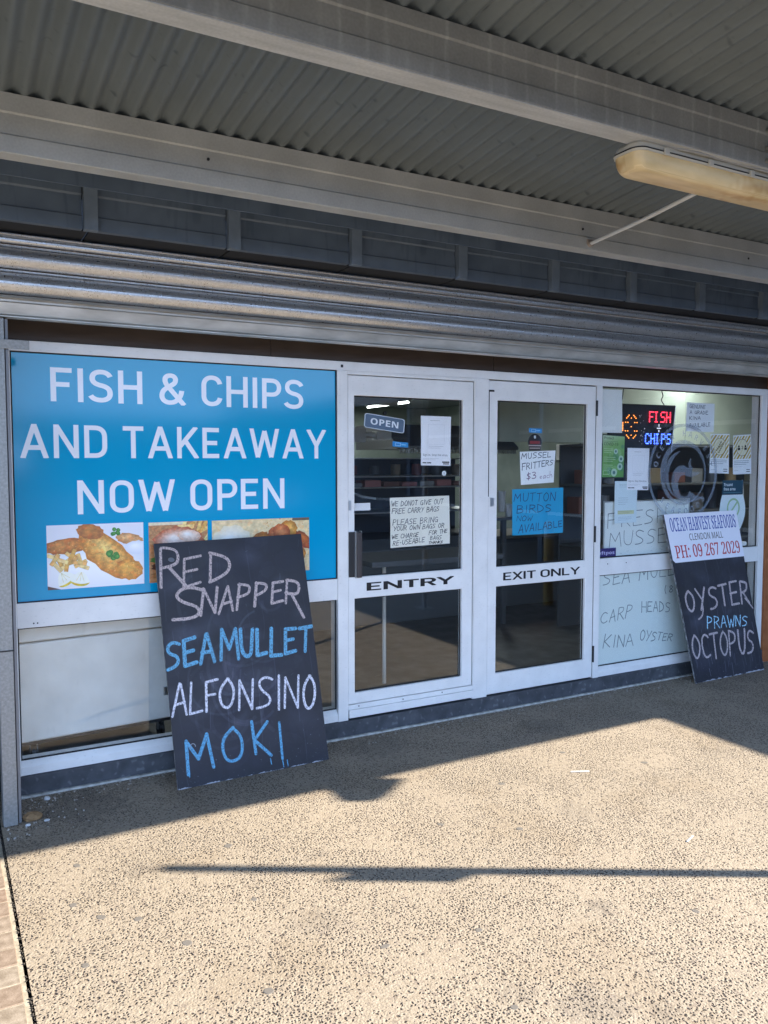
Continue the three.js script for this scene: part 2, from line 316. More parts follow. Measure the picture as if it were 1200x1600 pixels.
// ------------------------------------------------------------------ fascia of dark blue panels, roller shutter
{
  const f = thing('fascia', 'dark blue grey panelled fascia between the canopy purlin and the roller shutter', 'fascia');
  const xs = [-0.73, -0.05, 0.63, 1.31, 1.99, 2.678, 3.37, 4.033, 4.695, 5.37, 6.06, 6.75];
  const yb = 2.778;
  part('closure_strip', [bx(-0.8, 2.865, 0.8, 6.9, 3.0, 0.808, 0)], M.fascia, f);
  for (let i = 0; i < xs.length - 1; i++) {
    const a = xs[i] + 0.0615, b = xs[i + 1] - 0.006, j = rr(-0.001, 0.001);
    const prof = [[0.475, yb], [0.475, 2.838], [0.469, 2.842], [0.467, 2.93], [0.475, 2.938], [0.475, 2.978], [0.468, 2.981], [0.468, 3.06], [0.44, 3.06], [0.44, yb]];
    part('panel', [alongX(prof.map(([z, y]) => [z + j, y]), a, b)], M.fascia, f);
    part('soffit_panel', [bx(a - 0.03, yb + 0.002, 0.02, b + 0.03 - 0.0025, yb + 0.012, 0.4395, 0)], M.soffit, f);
  }
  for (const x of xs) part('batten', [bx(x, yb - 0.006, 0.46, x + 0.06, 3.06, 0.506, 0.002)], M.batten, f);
}
{
  const s = thing('roller_shutter', 'rolled up galvanised roller shutter above the shop windows and doors', 'roller shutter');
  const X0 = 0.05, X1 = 6.9;
  // one slat: rolled hook at the top, convex face, groove at the bottom
  const slat = (y1, y0, bulge) => {
    const pts = [], N = 18, h = y1 - y0, zc = 0.292;
    pts.push([zc - 0.006, y1 + 0.004], [zc + 0.008, y1 + 0.004], [zc + 0.0125, y1], [zc + 0.0125, y1 - 0.003], [zc + 0.009, y1 - 0.006], [zc + 0.001, y1 - 0.0068]);
    for (let k = 0; k <= N; k++) { const t = k / N; pts.push([zc + bulge * Math.pow(Math.sin(Math.PI * (0.06 + 0.92 * t)), 0.85), y1 - 0.009 - (h - 0.011) * t]); }
    pts.push([zc - 0.006, y0 + 0.002]);
    return alongX(pts, X0, X1);
  };
  const rows = [[2.762, 2.717, 0.012], [2.708, 2.604, 0.034], [2.596, 2.487, 0.034]];
  for (const [a, b, c] of rows) {
    part('slat', [uvm(toCreasedNormals(slat(a, b, c), 0.5))], M.galv, s);
  }
  const rail = [[0.285, 2.484], [0.3, 2.484], [0.314, 2.478], [0.317, 2.468], [0.306, 2.462], [0.305, 2.454], [0.317, 2.446], [0.308, 2.395], [0.316, 2.388], [0.33, 2.384], [0.33, 2.379], [0.306, 2.377], [0.285, 2.377]];
  part('bottom_rail', [alongX(rail, X0, X1)], std({ map: tile(512, 1.2, (u, v) => { const k = 186 + fbm(u * 6, v * 20, 6, 4) * 22; return [k, k - 6, k - 16]; }), metalness: 0.55, roughness: 0.42 }), s);
  part('rivet', [cyl(0.007, 0.006, 0.36, 2.43, 0.307, 'z', 12)], std({ color: lin(0.1, 0.06, 0.04), roughness: 0.8 }), s);
  // guide channels
  const guide = (x, flip) => {
    const k = flip ? -1 : 1, X = (a) => x + k * a, b = (a, y0, z0, c, y1, z1) => bx(Math.min(X(a), X(c)), y0, z0, Math.max(X(a), X(c)), y1, z1, 0.002);
    const g = part('guide', [b(0, 0.003, 0.335, 0.062, 2.37, 0.345), b(0, 0.003, 0.23, 0.006, 2.37, 0.3345), b(0.0565, 0.003, 0.3, 0.062, 2.37, 0.3345)], M.galvDull, s);
    part('guide_lip', [b(0.066, 0.003, 0.25, 0.0795, 2.37, 0.327)], std({ color: lin(0.2, 0.2, 0.21), roughness: 0.5, metalness: 0.4 }), s);
    return g;
  };
  guide(0.234); guide(6.92, true);
  part('lock_bracket', [bx(0.2, 2.232, 0.3455, 0.4, 2.274, 0.352, 0.002), bx(0.19, 2.11, 0.3455, 0.254, 2.2315, 0.3515, 0.002)], std({ map: M.galvDull.map, metalness: 0.2, roughness: 0.5 }), s);
  part('guide_joint', [bx(0.231, 0.835, 0.3452, 0.299, 0.842, 0.3475, 0)], M.black, s);
}

// ------------------------------------------------------------------ lettering
// hand letters as strokes on a 4 x 6 grid; '~' marks a curved stroke
const HAND = {
  A: '0,6 1.9,0 2.1,0 4,6|.7,3.9 3.3,3.7', B: '0,0 0,6|~0,0 2.6,.2 3,1.5 2.2,2.6 0,2.8|~0,2.8 3,3 3.6,4.4 2.6,5.8 0,6', C: '~3.9,.9 2.6,0 .8,.8 .1,3 .8,5.4 2.4,6 4,5.2', D: '.1,0 0,6|~.1,0 2.8,1 3.8,3.2 2.8,5.2 0,6',
  E: '3.8,.1 .1,.2 0,6 3.9,5.8|.1,3 3.1,2.8', F: '3.8,0 .1,.2 0,6|.1,2.9 3,2.7', G: '~3.8,1 2.4,0 .6,1 .1,3.4 1,5.6 2.6,6 3.8,5|3.9,3.4 3.8,6|2.4,3.4 3.9,3.3', H: '0,0 .1,6|3.8,0 3.9,6|.1,3.1 3.8,2.9', I: '2,0 2,6', K: '.2,0 .1,6|3.8,.1 .3,3.2 3.9,6', L: '.2,0 .1,5.9 3.8,5.8',
  M: '0,6 .5,.2 2,3.9 3.5,.1 4,6', N: '.1,6 .2,.1 3.7,5.9 3.9,0', O: '~2.1,0 .6,.9 0,3.2 .7,5.3 2,6 3.4,5.1 4,2.8 3.3,.8 1.9,0', P: '.2,0 .1,6|~.2,0 2.8,.2 3.6,1.6 2.6,2.9 .2,3.2', R: '.2,0 .1,6|~.2,0 2.8,.2 3.5,1.5 2.5,2.8 .2,3.1|1.4,3.1 3.9,6', S: '~3.8,.7 2.4,0 .7,.6 .3,1.8 1.4,2.8 3,3.4 3.6,4.6 2.4,5.8 .1,5.9',
  T: '0,.2 4,0|2,.1 2,6', U: '~.1,0 .2,3.6 .9,5.5 2.1,6 3.3,5.3 3.7,3.4 3.8,0', V: '0,0 2,6 4,0', W: '0,0 1,6 2,2 3,6 4,0', Y: '0,0 2,3|4,0 1.2,6', Q: '~2.1,0 .6,.9 0,3.2 .7,5.3 2,6 3.4,5.1 4,2.8 3.3,.8 1.9,0', J: '~3,0 3,4.6 2,6 .4,5.2',
  $: '~3.6,1 2,.5 .5,1.4 1,2.7 3,3.4 3.6,4.6 2,5.5 .3,4.9|2,-.4 2,6.4', 3: '~.4,.6 2,0 3.4,.9 3,2.4 1.4,2.8|~1.4,2.8 3.4,3.2 3.8,4.8 2.2,6 .2,5.4', a: '~3.4,3.4 1.8,2.8 .4,4 .6,5.6 2,5.8 3.4,4.2|3.4,3 3.6,6', c: '~3.4,3.4 1.6,2.8 .3,4.4 1.2,5.9 3.4,5.4', h: '.3,0 .2,6|~.2,4 1.8,2.9 3.2,3.6 3.4,6', e: '~.3,4.4 3.5,4.2 2.6,2.9 .9,3.2 .3,4.8 1.6,6 3.5,5.4', '-': '.6,3.2 3,3', ':': '1.6,1.4 1.8,1.8|1.6,4.4 1.8,4.8', 8: '~2,0 .4,1.2 2,2.8 3.6,4.4 2,6 .3,4.6 2,2.8 3.4,1.2 2,0', '(': '~2.6,-.6 1.2,2 1.4,5 2.8,6.8',
};
const NARROW = { I: 0.35, J: 0.8, ':': 0.4, ' ': 0.6, M: 1.25, W: 1.25, '-': 0.7, '(': 0.6, E: 0.92, L: 0.88 };
// text fitted into a four-cornered box [x,y of top-left, top-right, bottom-left, bottom-right] in pixels
function hand(ctx, text, q, o = {}) {
  const { lw = 4, color = '#222', jit = 0.16, gap = 0.28, chalk = 0, alpha = 1 } = o;
  const ws = [...text].map((c) => NARROW[c] ?? 1), total = ws.reduce((a, b) => a + b, 0) + gap * (text.length - 1);
  const [ax, ay, bx_, by, cx, cy, dx, dy] = q;
  const P = (u, v) => [ax * (1 - u) * (1 - v) + bx_ * u * (1 - v) + cx * (1 - u) * v + dx * u * v, ay * (1 - u) * (1 - v) + by * u * (1 - v) + cy * (1 - u) * v + dy * u * v];
  ctx.save(); ctx.lineCap = 'round'; ctx.lineJoin = 'round'; ctx.strokeStyle = color; ctx.globalAlpha = alpha;
  let at = 0;
  [...text].forEach((c, i) => {
    const g = HAND[c], w = ws[i], ox = rr(-jit, jit) * 0.4, oy = rr(-jit, jit) * 1.2, sc = 1 + rr(-jit, jit) * 0.3;
    if (g) for (const s of g.split('|')) {
      const curve = s[0] === '~', pts = (curve ? s.slice(1) : s).split(' ').map((p) => { const [x, y] = p.split(',').map(Number); return P((at + (w * ((x - (c === 'I' ? 2 : 0) + rr(-jit, jit)) / (c === 'I' ? 1 : 4))) * sc + ox * 0.25 + (c === 'I' ? w / 2 : 0)) / total, (3 + (y - 3) * sc + rr(-jit, jit) + oy) / 6); });
      const path = () => { ctx.beginPath(); ctx.moveTo(...pts[0]); if (!curve) pts.slice(1).forEach((p) => ctx.lineTo(...p)); else { for (let k = 1; k < pts.length - 1; k++) { const m = k === pts.length - 2 ? pts[k + 1] : [(pts[k][0] + pts[k + 1][0]) / 2, (pts[k][1] + pts[k + 1][1]) / 2]; ctx.quadraticCurveTo(...pts[k], ...m); } } };
      ctx.lineWidth = lw * rr(0.85, 1.15); path(); ctx.stroke();
      if (chalk) for (let k = 0; k < chalk; k++) { ctx.save(); ctx.globalAlpha = 0.5 * alpha; ctx.translate(rr(-1, 1) * lw * 0.35, rr(-1, 1) * lw * 0.35); ctx.lineWidth = lw * rr(0.3, 0.7); path(); ctx.stroke(); ctx.restore(); }
    }
    at += w + gap;
  });
  ctx.restore();
}
// drawn capitals, 100 high
const CAPS = {
  F: [54, 'M8 100V8H54M8 50H48'], I: [16, 'M8 0V100'], S: [61, 'M55 22C51 13 43 8 31 8C16 8 9 16 9 27C9 40 18 45 30 48C45 51 54 57 54 72C54 85 44 92 30 92C18 92 9 88 4 79'], H: [66, 'M8 0V100M58 0V100M8 50H58'],
  '&': [74, 'M70 100L24 41C18 33 17 27 17 22C17 12 24 8 32 8C40 8 46 13 46 21C46 31 40 35 30 41C16 50 8 57 8 71C8 84 17 92 30 92C48 92 61 76 63 54'], C: [60, 'M55 28C52 15 44 8 31 8C17 8 8 18 8 34V66C8 82 17 92 31 92C44 92 52 85 55 72'],
  P: [58, 'M8 100V8H32C46 8 54 18 54 31C54 44 46 54 32 54H8'], A: [74, 'M6 101L37 2L68 101M19 69H55'], N: [70, 'M8 100V0M62 0V100M9 4L61 96'], D: [66, 'M8 92V8H30C48 8 58 18 58 36V64C58 82 48 92 30 92Z'], T: [60, 'M0 8H60M30 8V100'],
  K: [66, 'M8 0V100M61 -1L10 62M26 43L63 101'], E: [56, 'M54 8H8V92H54M8 50H48'], W: [98, 'M5 -1L26 96M26 96L49 8M49 8L72 96M72 96L93 -1'], Y: [68, 'M4 -1L34 55L64 -1M34 54V100'], O: [66, 'M33 8C17 8 8 18 8 34V66C8 82 17 92 33 92C49 92 58 82 58 66V34C58 18 49 8 33 8Z'],
  R: [60, 'M8 100V8H32C46 8 54 18 54 30C54 43 46 52 32 52H8M32 52L57 101'], X: [64, 'M4 -1L60 101M60 -1L4 101'], L: [54, 'M8 0V92H54'], U: [66, 'M8 0V66C8 82 17 92 33 92C49 92 58 82 58 66V0'], V: [66, 'M5 -1L33 96L61 -1'], ' ': [18, ''],
};
function caps(ctx, text, x0, x1, y0, y1, o = {}) { // text from x0 to x1, caps from y0 (top) to y1
  const { lw = 16, gap = 14, color = '#fff', stretch = 1 } = o;
  const ws = [...text].map((c) => CAPS[c][0] * stretch), total = ws.reduce((a, b) => a + b, 0) + gap * stretch * (text.length - 1);
  ctx.save(); ctx.translate(x0, y0); ctx.scale((x1 - x0) / total, (y1 - y0) / 100); ctx.strokeStyle = color; ctx.lineWidth = lw; ctx.lineJoin = 'miter'; ctx.miterLimit = 3; ctx.lineCap = 'butt';
  ctx.beginPath(); ctx.rect(-20, 0, total + 40, 100); ctx.clip();
  [...text].forEach((c, i) => { ctx.save(); ctx.scale(stretch, 1); if (CAPS[c][1]) ctx.stroke(new Path2D(CAPS[c][1])); ctx.restore(); ctx.translate(ws[i] + gap * stretch, 0); });
  ctx.restore();
}
function fitText(ctx, text, font, x0, x1, y0, y1, color) { // font text squeezed into a box by its cap height
  ctx.save(); ctx.font = font.replace('SZ', '100px'); ctx.fillStyle = color; ctx.textBaseline = 'alphabetic';
  const w = ctx.measureText(text).width; ctx.translate(x0, y1); ctx.scale((x1 - x0) / w, (y1 - y0) / 71); ctx.fillText(text, 0, 0); ctx.restore();
}
function lines(ctx, x0, x1, y, n, step, lw, color, short = 0.25) { ctx.save(); ctx.strokeStyle = color; ctx.lineWidth = lw; for (let i = 0; i < n; i++) { ctx.beginPath(); ctx.moveTo(x0, y + i * step); let x = x0; const end = x1 - (i === n - 1 ? short * (x1 - x0) : rr(0, 0.1) * (x1 - x0)); ctx.setLineDash([rr(4, 9), 1.6, rr(3, 7), 1.6, rr(6, 10), 2]); ctx.lineTo(end, y + i * step); ctx.stroke(); void x; } ctx.restore(); }
// a sheet of paper or vinyl with a slight curl: corners (x,y) TL, TR, BR, BL at depth z
function sheetGeo(c, z, curl = 0.002, n = 6) {
  const p = [], uv = [], idx = [], ph = rnd() * 6;
  for (let j = 0; j <= n; j++) for (let i = 0; i <= n; i++) {
    const u = i / n, v = j / n, w = [(1 - u) * (1 - v), u * (1 - v), u * v, (1 - u) * v];
    const e = Math.max(Math.abs(u - 0.5), Math.abs(v - 0.5)) * 2;
    p.push(w[0] * c[0][0] + w[1] * c[1][0] + w[2] * c[2][0] + w[3] * c[3][0], w[0] * c[0][1] + w[1] * c[1][1] + w[2] * c[2][1] + w[3] * c[3][1], z - curl * (0.5 + 0.5 * Math.sin(u * 5 + v * 4 + ph)) * e);
    uv.push(u, 1 - v);
  }
  for (let j = 0; j < n; j++) for (let i = 0; i < n; i++) { const a = j * (n + 1) + i; idx.push(a, a + n + 1, a + 1, a + 1, a + n + 1, a + n + 2); }
  const g = new THREE.BufferGeometry(); g.setAttribute('position', new THREE.Float32BufferAttribute(p, 3)); g.setAttribute('uv', new THREE.Float32BufferAttribute(uv, 2)); g.setIndex(idx); g.computeVertexNormals();
  return g;
}
const rectC = (x0, y0, x1, y1) => [[x0, y1], [x1, y1], [x1, y0], [x0, y0]];
function paperGrain(ctx, w, h, color) { ctx.fillStyle = color; ctx.fillRect(0, 0, w, h); for (let i = 0; i < 40; i++) { ctx.strokeStyle = `rgba(90,90,80,${rr(0.01, 0.05)})`; ctx.lineWidth = rr(1, 3); ctx.beginPath(); ctx.moveTo(rr(0, w), rr(0, h)); ctx.lineTo(rr(0, w), rr(0, h)); ctx.stroke(); } }

// ------------------------------------------------------------------ shop front
{
  const f = thing('storefront', 'white aluminium shop front with glass doors, windows and a brown board above', 'shop front');
  const zf = 0, zb = -0.1;
  part('head', [bx(0.3, 2.268, zb, 6.16, 2.322, zf)], M.white, f);
  part('jamb', [bx(0.29, 0.108, zb, 0.343, 2.268, zf)], M.white, f);
  part('jamb', [bx(6.088, 0.108, zb, 6.16, 2.268, zf)], M.white, f);
  for (const [a, b] of [[2.14, 2.209], [3.146, 3.265], [4.233, 4.288]]) part('mullion', [bx(a, 0.108, zb, b, 2.268, zf + 0.004)], M.white, f);
  part('door_head', [bx(2.2095, 2.2465, zb, 3.1455, 2.2675, 0.002)], M.white, f);
  part('mullion_bead', [bx(3.148, 0.115, 0.0045, 3.156, 2.26, 0.011, 0.001)], M.white, f);
  for (const [a, b, y0, y1] of [[0.3435, 2.1395, 0.871, 1.0], [4.2885, 6.0875, 0.873, 0.998]]) part('mid_rail', [bx(a, y0, zb + 0.02, b, y1, zf - 0.002)], M.white, f);
  for (const [a, b] of [[0.3435, 2.1395], [4.2885, 6.0875]]) {
    part('sill', [alongX([[0, 0.11], [0, 0.15], [-0.004, 0.156], [-0.028, 0.182], [-0.1, 0.182], [-0.1, 0.11]], a, b)], M.white, f);
  }
  part('plinth', [bx(0.29, 0.012, -0.12, 6.16, 0.1075, 0.016, 0.003)], M.plinth, f);
  part('plinth_edge', [bx(0.29, -0.02, -0.12, 6.16, 0.0115, 0.03, 0.003)], M.conc, f);
  for (const [a, b] of [[0.05, 1.72], [1.722, 3.308], [3.312, 5.0], [5.002, 6.9]]) part('lintel_board', [bx(a, 2.3225, -0.12, b, 2.85, -0.008, 0.002)], M.brown, f);
  part('screw_cap', [bx(2.165, 2.285, 0.0005, 2.18, 2.302, 0.003, 0)], M.black, f);
  // fixed panes with black gaskets: [x0, y0, x1, y1]
  const pane = (x0, y0, x1, y1, parent, z = -0.033) => {
    part('pane', [bx(x0 - 0.006, y0 - 0.006, z, x1 + 0.006, y1 + 0.006, z + 0.006, 0)], M.glass, parent);
    part('gasket', [framed(x0 - 0.0005, y0 - 0.0005, x1 + 0.0005, y1 + 0.0005, [[x0 + 0.007, y0 + 0.007, x1 - 0.007, y1 - 0.007]], z + 0.0065, z + 0.0125, 0)], M.gasket, parent);
  };
  pane(0.344, 0.183, 2.139, 0.8705, f);
  pane(4.289, 0.999, 6.087, 2.2675, f);
  pane(4.289, 0.183, 6.087, 0.8725, f);
  part('pane_seal', [bx(0.343, 0.19, -0.026, 0.347, 2.26, -0.004, 0)], M.gasket, f);
  // doors
  const vinyl = (text, px, w, h) => phys({ map: canvasTex(w, h, (c) => { caps(c, text, 4, w - 4, 4, h - 4, { ...px, color: '#0b0b10' }); }), transparent: true, roughness: 0.5 });
  const door = (x0, y0, x1, y1, g1, g2, label) => {
    const d = part('door', [framed(x0, y0, x1, y1, [g1, g2], -0.045, -0.001)], M.white, f, label);
    pane(...g1, d); pane(...g2, d);
    return d;
  };
  const en = door(2.212, 0.206, 3.143, 2.242, [2.257, 1.002, 3.061, 2.121], [2.257, 0.274, 3.061, 0.868], 'left door lettered ENTRY with a dark push plate');
  part('lettering', [sheetGeo([[2.338, 0.964], [2.994, 0.962], [2.994, 0.907], [2.338, 0.909]], 0.0006, 0)], vinyl('ENTRY', { stretch: 2.2, lw: 17, gap: 7 }, 1024, 128), en);
  part('push_plate', [bx(2.2145, 1.005, 0, 2.252, 1.285, 0.012, 0.003)], M.black, en);
  part('push_bar', [bx(2.262, 1.0, -0.01, 2.296, 1.283, 0.028, 0.006)], std({ color: lin(0.07, 0.06, 0.06), roughness: 0.35, metalness: 0.4 }), en);
  part('push_bar_trim', [bx(2.2575, 0.998, -0.012, 2.262, 1.29, 0.014, 0.001), bx(2.296, 0.998, -0.012, 2.3, 1.29, 0.014, 0.001)], M.steel, en);
  part('lock', [bx(2.216, 1.418, 0, 2.231, 1.478, 0.004, 0.002)], M.steel, en);
  for (const [x, y] of [[2.28, 0.19], [2.6, 0.187], [2.9, 0.19]]) part('screw', [cyl(0.004, 0.004, x, y, 0.0065, 'z', 10)], M.black, f);
  part('threshold', [bx(2.211, 0.122, -0.08, 3.153, 0.172, 0.014)], M.white, f);
  part('threshold', [bx(2.209, 0.1735, -0.08, 3.15, 0.203, 0.006)], M.white, f);
  const ex = door(3.268, 0.118, 4.229, 2.26, [3.343, 0.996, 4.149, 2.13], [3.343, 0.258, 4.149, 0.862], 'right door lettered EXIT ONLY with black hinges');
  part('lettering', [sheetGeo([[3.397, 0.956], [4.098, 0.954], [4.098, 0.896], [3.397, 0.898]], 0.0006, 0)], vinyl('EXIT ONLY', { stretch: 1.7, lw: 15, gap: 7 }, 1024, 128), ex);
  part('lock', [bx(3.284, 1.414, 0, 3.311, 1.472, 0.005, 0.003)], M.steel, ex);
  for (const [a, b] of [[2.048, 2.16], [1.125, 1.244], [0.232, 0.353]]) part('hinge', [cyl(0.008, b - a, 4.2315, (a + b) / 2, 0.007, 'y', 12), bx(4.2275, a, 0.0, 4.2355, b, 0.006, 0)], M.black, ex);
  part('bolt_rod', [bx(3.2662, 1.48, -0.002, 3.2715, 2.19, 0.003, 0), bx(3.2662, 2.185, -0.002, 3.31, 2.197, 0.004, 0)], M.gasket, ex);
  part('gap_seal', [bx(3.2655, 0.12, -0.04, 3.2675, 2.26, -0.003, 0), bx(4.2295, 0.12, -0.04, 4.2325, 2.26, -0.003, 0), bx(3.1435, 0.206, -0.04, 3.1458, 2.245, -0.003, 0)], M.gasket, f);
  for (const [x, y] of [[0.42, 0.893], [0.438, 0.893], [4.37, 0.955], [4.56, 0.953]]) part('screw', [cyl(0.004, 0.003, x, y, -0.001, 'z', 8)], M.gasket, f);
}
{ // brown pier at the right end, wall at the left end
  const p = thing('brown_pier', 'orange brown painted pier at the right end of the shop front', 'pier');
  part('shaft', [bx(6.1605, -0.05, -0.12, 6.9, 3.0, 0.02, 0.006)], M.orange, p);
  const q = thing('left_pier', 'dark grey wall pier behind the shutter guide at the left end', 'pier');
  part('shaft', [bx(-15, -0.05, -0.4, 0.215, 3.0, 0.2, 0.004)], M.plinth, q);
  const w = thing('mall_wall', 'painted block wall of the next shops to the right', 'wall');
  part('face', [bx(6.905, -0.05, -0.12, 26, 3.02, 0.0, 0.004)], M.fascia, w);
}

// ------------------------------------------------------------------ blue sign
function food(ctx, kind, w, h) {
  const blob = (x, y, rx, ry, a, c0, c1) => { ctx.save(); ctx.translate(x, y); ctx.rotate(a); ctx.scale(rx, ry); const g = ctx.createRadialGradient(-0.2, -0.3, 0.1, 0, 0, 1); g.addColorStop(0, c0); g.addColorStop(1, c1); ctx.fillStyle = g; ctx.beginPath(); for (let k = 0; k <= 26; k++) { const t = (k / 26) * 2 * Math.PI, r = 1 + 0.06 * Math.sin(k * 2.7 + x) + (k === 26 ? 0 : rr(-0.03, 0.03)); ctx.lineTo(r * Math.cos(t), r * Math.sin(t)); } ctx.fill(); ctx.restore(); };
  const crumbs = (x, y, rx, ry, a, n, cols) => { for (let i = 0; i < n; i++) { const t = rr(0, 6.28), r = Math.sqrt(rnd()) * 0.95, px = r * Math.cos(t) * rx, py = r * Math.sin(t) * ry; ctx.fillStyle = cols[Math.floor(rnd() * cols.length)]; ctx.globalAlpha = rr(0.15, 0.5); ctx.beginPath(); ctx.ellipse(x + px * Math.cos(a) - py * Math.sin(a), y + px * Math.sin(a) + py * Math.cos(a), rr(2, 9), rr(2, 6), rr(0, 3), 0, 6.3); ctx.fill(); } ctx.globalAlpha = 1; };
  const batter = ['#f5cf7c', '#d98e34', '#b4651d', '#ffe4a0', '#c97b2a'];
  if (kind === 0) {
    ctx.fillStyle = '#e6e8f2'; ctx.fillRect(0, 0, w, h);
    blob(w * 0.5, h * 0.72, w * 0.62, h * 0.42, 0, '#ffffff', '#dfe3ee');
    blob(w * 0.2, h * 0.33, w * 0.24, h * 0.12, -0.1, '#d99244', '#a8601f'); crumbs(w * 0.2, h * 0.33, w * 0.22, h * 0.1, -0.1, 70, batter);
    blob(w * 0.85, h * 0.26, w * 0.15, h * 0.09, 0.2, '#e7b77e', '#c98d53'); crumbs(w * 0.85, h * 0.26, w * 0.13, h * 0.07, 0, 30, batter);
    blob(w * 0.93, h * 0.4, w * 0.13, h * 0.11, 0, '#fbfcff', '#dce2f0');
    for (let i = 0; i < 16; i++) { ctx.save(); ctx.translate(w * rr(0.04, 0.36), h * rr(0.46, 0.66)); ctx.rotate(rr(-1.5, 1.5)); ctx.fillStyle = ['#e9c274', '#d8a54e', '#f3d590'][i % 3]; ctx.strokeStyle = 'rgba(120,70,20,.4)'; ctx.lineWidth = 2; ctx.beginPath(); ctx.roundRect(-w * 0.07, -h * 0.03, w * 0.14, h * 0.06, 5); ctx.fill(); ctx.stroke(); ctx.restore(); }
    blob(w * 0.62, h * 0.5, w * 0.38, h * 0.25, 0.72, '#f6cf78', '#c67a26'); crumbs(w * 0.62, h * 0.5, w * 0.36, h * 0.23, 0.72, 260, batter);
    blob(w * 0.84, h * 0.75, w * 0.15, h * 0.17, 0.2, '#ecb24f', '#c9802c'); crumbs(w * 0.84, h * 0.75, w * 0.13, h * 0.15, 0, 70, batter);
    blob(w * 0.44, h * 0.12, w * 0.14, h * 0.12, 0.2, '#d08a3c', '#a9642a');
    for (const [x, y, s] of [[0.67, 0.5, 1], [0.7, 0.13, 0.7]]) for (let i = 0; i < 7; i++) blob(w * (x + rr(-0.045, 0.045) * s), h * (y + rr(-0.06, 0.06) * s), w * 0.03 * s, h * 0.045 * s, rr(0, 3), '#5fae4a', '#1f6b22');
    for (const [x, y, a] of [[0.17, 0.82, -0.6], [0.33, 0.84, 0.15]]) { ctx.save(); ctx.translate(w * x, h * y); ctx.rotate(a); ctx.fillStyle = '#d9c52c'; ctx.beginPath(); ctx.ellipse(0, h * 0.05, w * 0.1, h * 0.08, 0, 0, Math.PI); ctx.fill(); ctx.fillStyle = '#f6f8ee'; ctx.beginPath(); ctx.moveTo(-w * 0.1, h * 0.06); ctx.quadraticCurveTo(0, -h * 0.26, w * 0.1, h * 0.06); ctx.quadraticCurveTo(0, h * 0.13, -w * 0.1, h * 0.06); ctx.fill(); ctx.strokeStyle = '#e2dcae'; ctx.lineWidth = 4; for (const k of [-0.04, 0, 0.04]) { ctx.beginPath(); ctx.moveTo(0, -h * 0.09); ctx.lineTo(w * k, h * 0.05); ctx.stroke(); } ctx.restore(); }
    ctx.fillStyle = '#45272c'; ctx.beginPath(); ctx.moveTo(0, h * 0.94); ctx.lineTo(w * 0.13, h); ctx.lineTo(0, h); ctx.fill();
  } else if (kind === 1) {
    ctx.fillStyle = '#b98556'; ctx.fillRect(0, 0, w, h); crumbs(w / 2, h / 2, w * 0.7, h * 0.7, 0, 160, ['#e2c078', '#8a5a2c', '#c79a5a', '#e9d6a0']);
    ctx.fillStyle = '#e3d9b8'; ctx.fillRect(0, 0, w * 0.62, h * 0.05);
    for (let i = 0; i < 9; i++) { ctx.save(); ctx.translate(w * rr(0.55, 1), h * rr(0, 0.3)); ctx.rotate(rr(-1.4, 0.4)); ctx.fillStyle = ['#e8c473', '#f0d68e', '#d9aa55'][i % 3]; ctx.fillRect(-w * 0.14, -h * 0.03, w * 0.28, h * 0.06); ctx.restore(); }
    blob(w * 0.5, h * 0.34, w * 0.44, h * 0.26, 0, '#f7e9df', '#b4603a'); blob(w * 0.68, h * 0.24, w * 0.2, h * 0.1, 0.1, '#f6f2ee', '#dfb79c');
    blob(w * 0.5, h * 0.62, w * 0.48, h * 0.1, 0, '#6aa54a', '#3e6f2a'); blob(w * 0.5, h * 0.74, w * 0.46, h * 0.12, 0, '#7b4526', '#4c2714'); blob(w * 0.5, h * 0.88, w * 0.46, h * 0.1, 0, '#d8a468', '#a06a38');
  } else {
    ctx.fillStyle = '#e4cfa0'; ctx.fillRect(0, 0, w, h); blob(w * 0.2, h * 0.5, w * 0.22, h * 0.4, 0, '#fbfaf4', '#e7dcc0');
    for (let i = 0; i < 14; i++) blob(w * rr(0.42, 1), h * rr(0.05, 1), w * rr(0.07, 0.12), h * rr(0.1, 0.18), rr(0, 3), ['#e99a5e', '#e8b35a', '#d9772f', '#e0a24a'][i % 4], ['#a84e22', '#b4721f', '#8d3d17', '#a55d1c'][i % 4]);
    crumbs(w * 0.72, h * 0.5, w * 0.34, h * 0.55, 0, 240, ['#b2441d', '#f0c26a', '#7d2f12', '#e8a04a']);
    ctx.fillStyle = '#6a5a48'; ctx.fillRect(w * 0.82, 0, w * 0.18, h * 0.05);
  }
  // crust texture on the coloured (fried) pixels
  const id = ctx.getImageData(0, 0, w, h), d = id.data;
  for (let y = 0; y < h; y++) for (let x = 0; x < w; x++) {
    const o = (y * w + x) * 4, sat = clamp((d[o] - d[o + 2]) / 110), k = 1 + sat * (0.17 * fbm(x / 42 + kind * 9, y / 34, 256, 4) + 0.07 * noise(x / 4, y / 4, 256)), e = sat * 0.3 * smooth(0.2, 0.5, fbm(x / 60 + 31, y / 50, 256, 3));
    d[o] = clamp(d[o] * k + 18 * e, 0, 255); d[o + 1] = clamp(d[o + 1] * k * (1 - 0.25 * e), 0, 255); d[o + 2] = clamp(d[o + 2] * k * (1 - 0.5 * e), 0, 255);
  }
  ctx.putImageData(id, 0, 0);
}
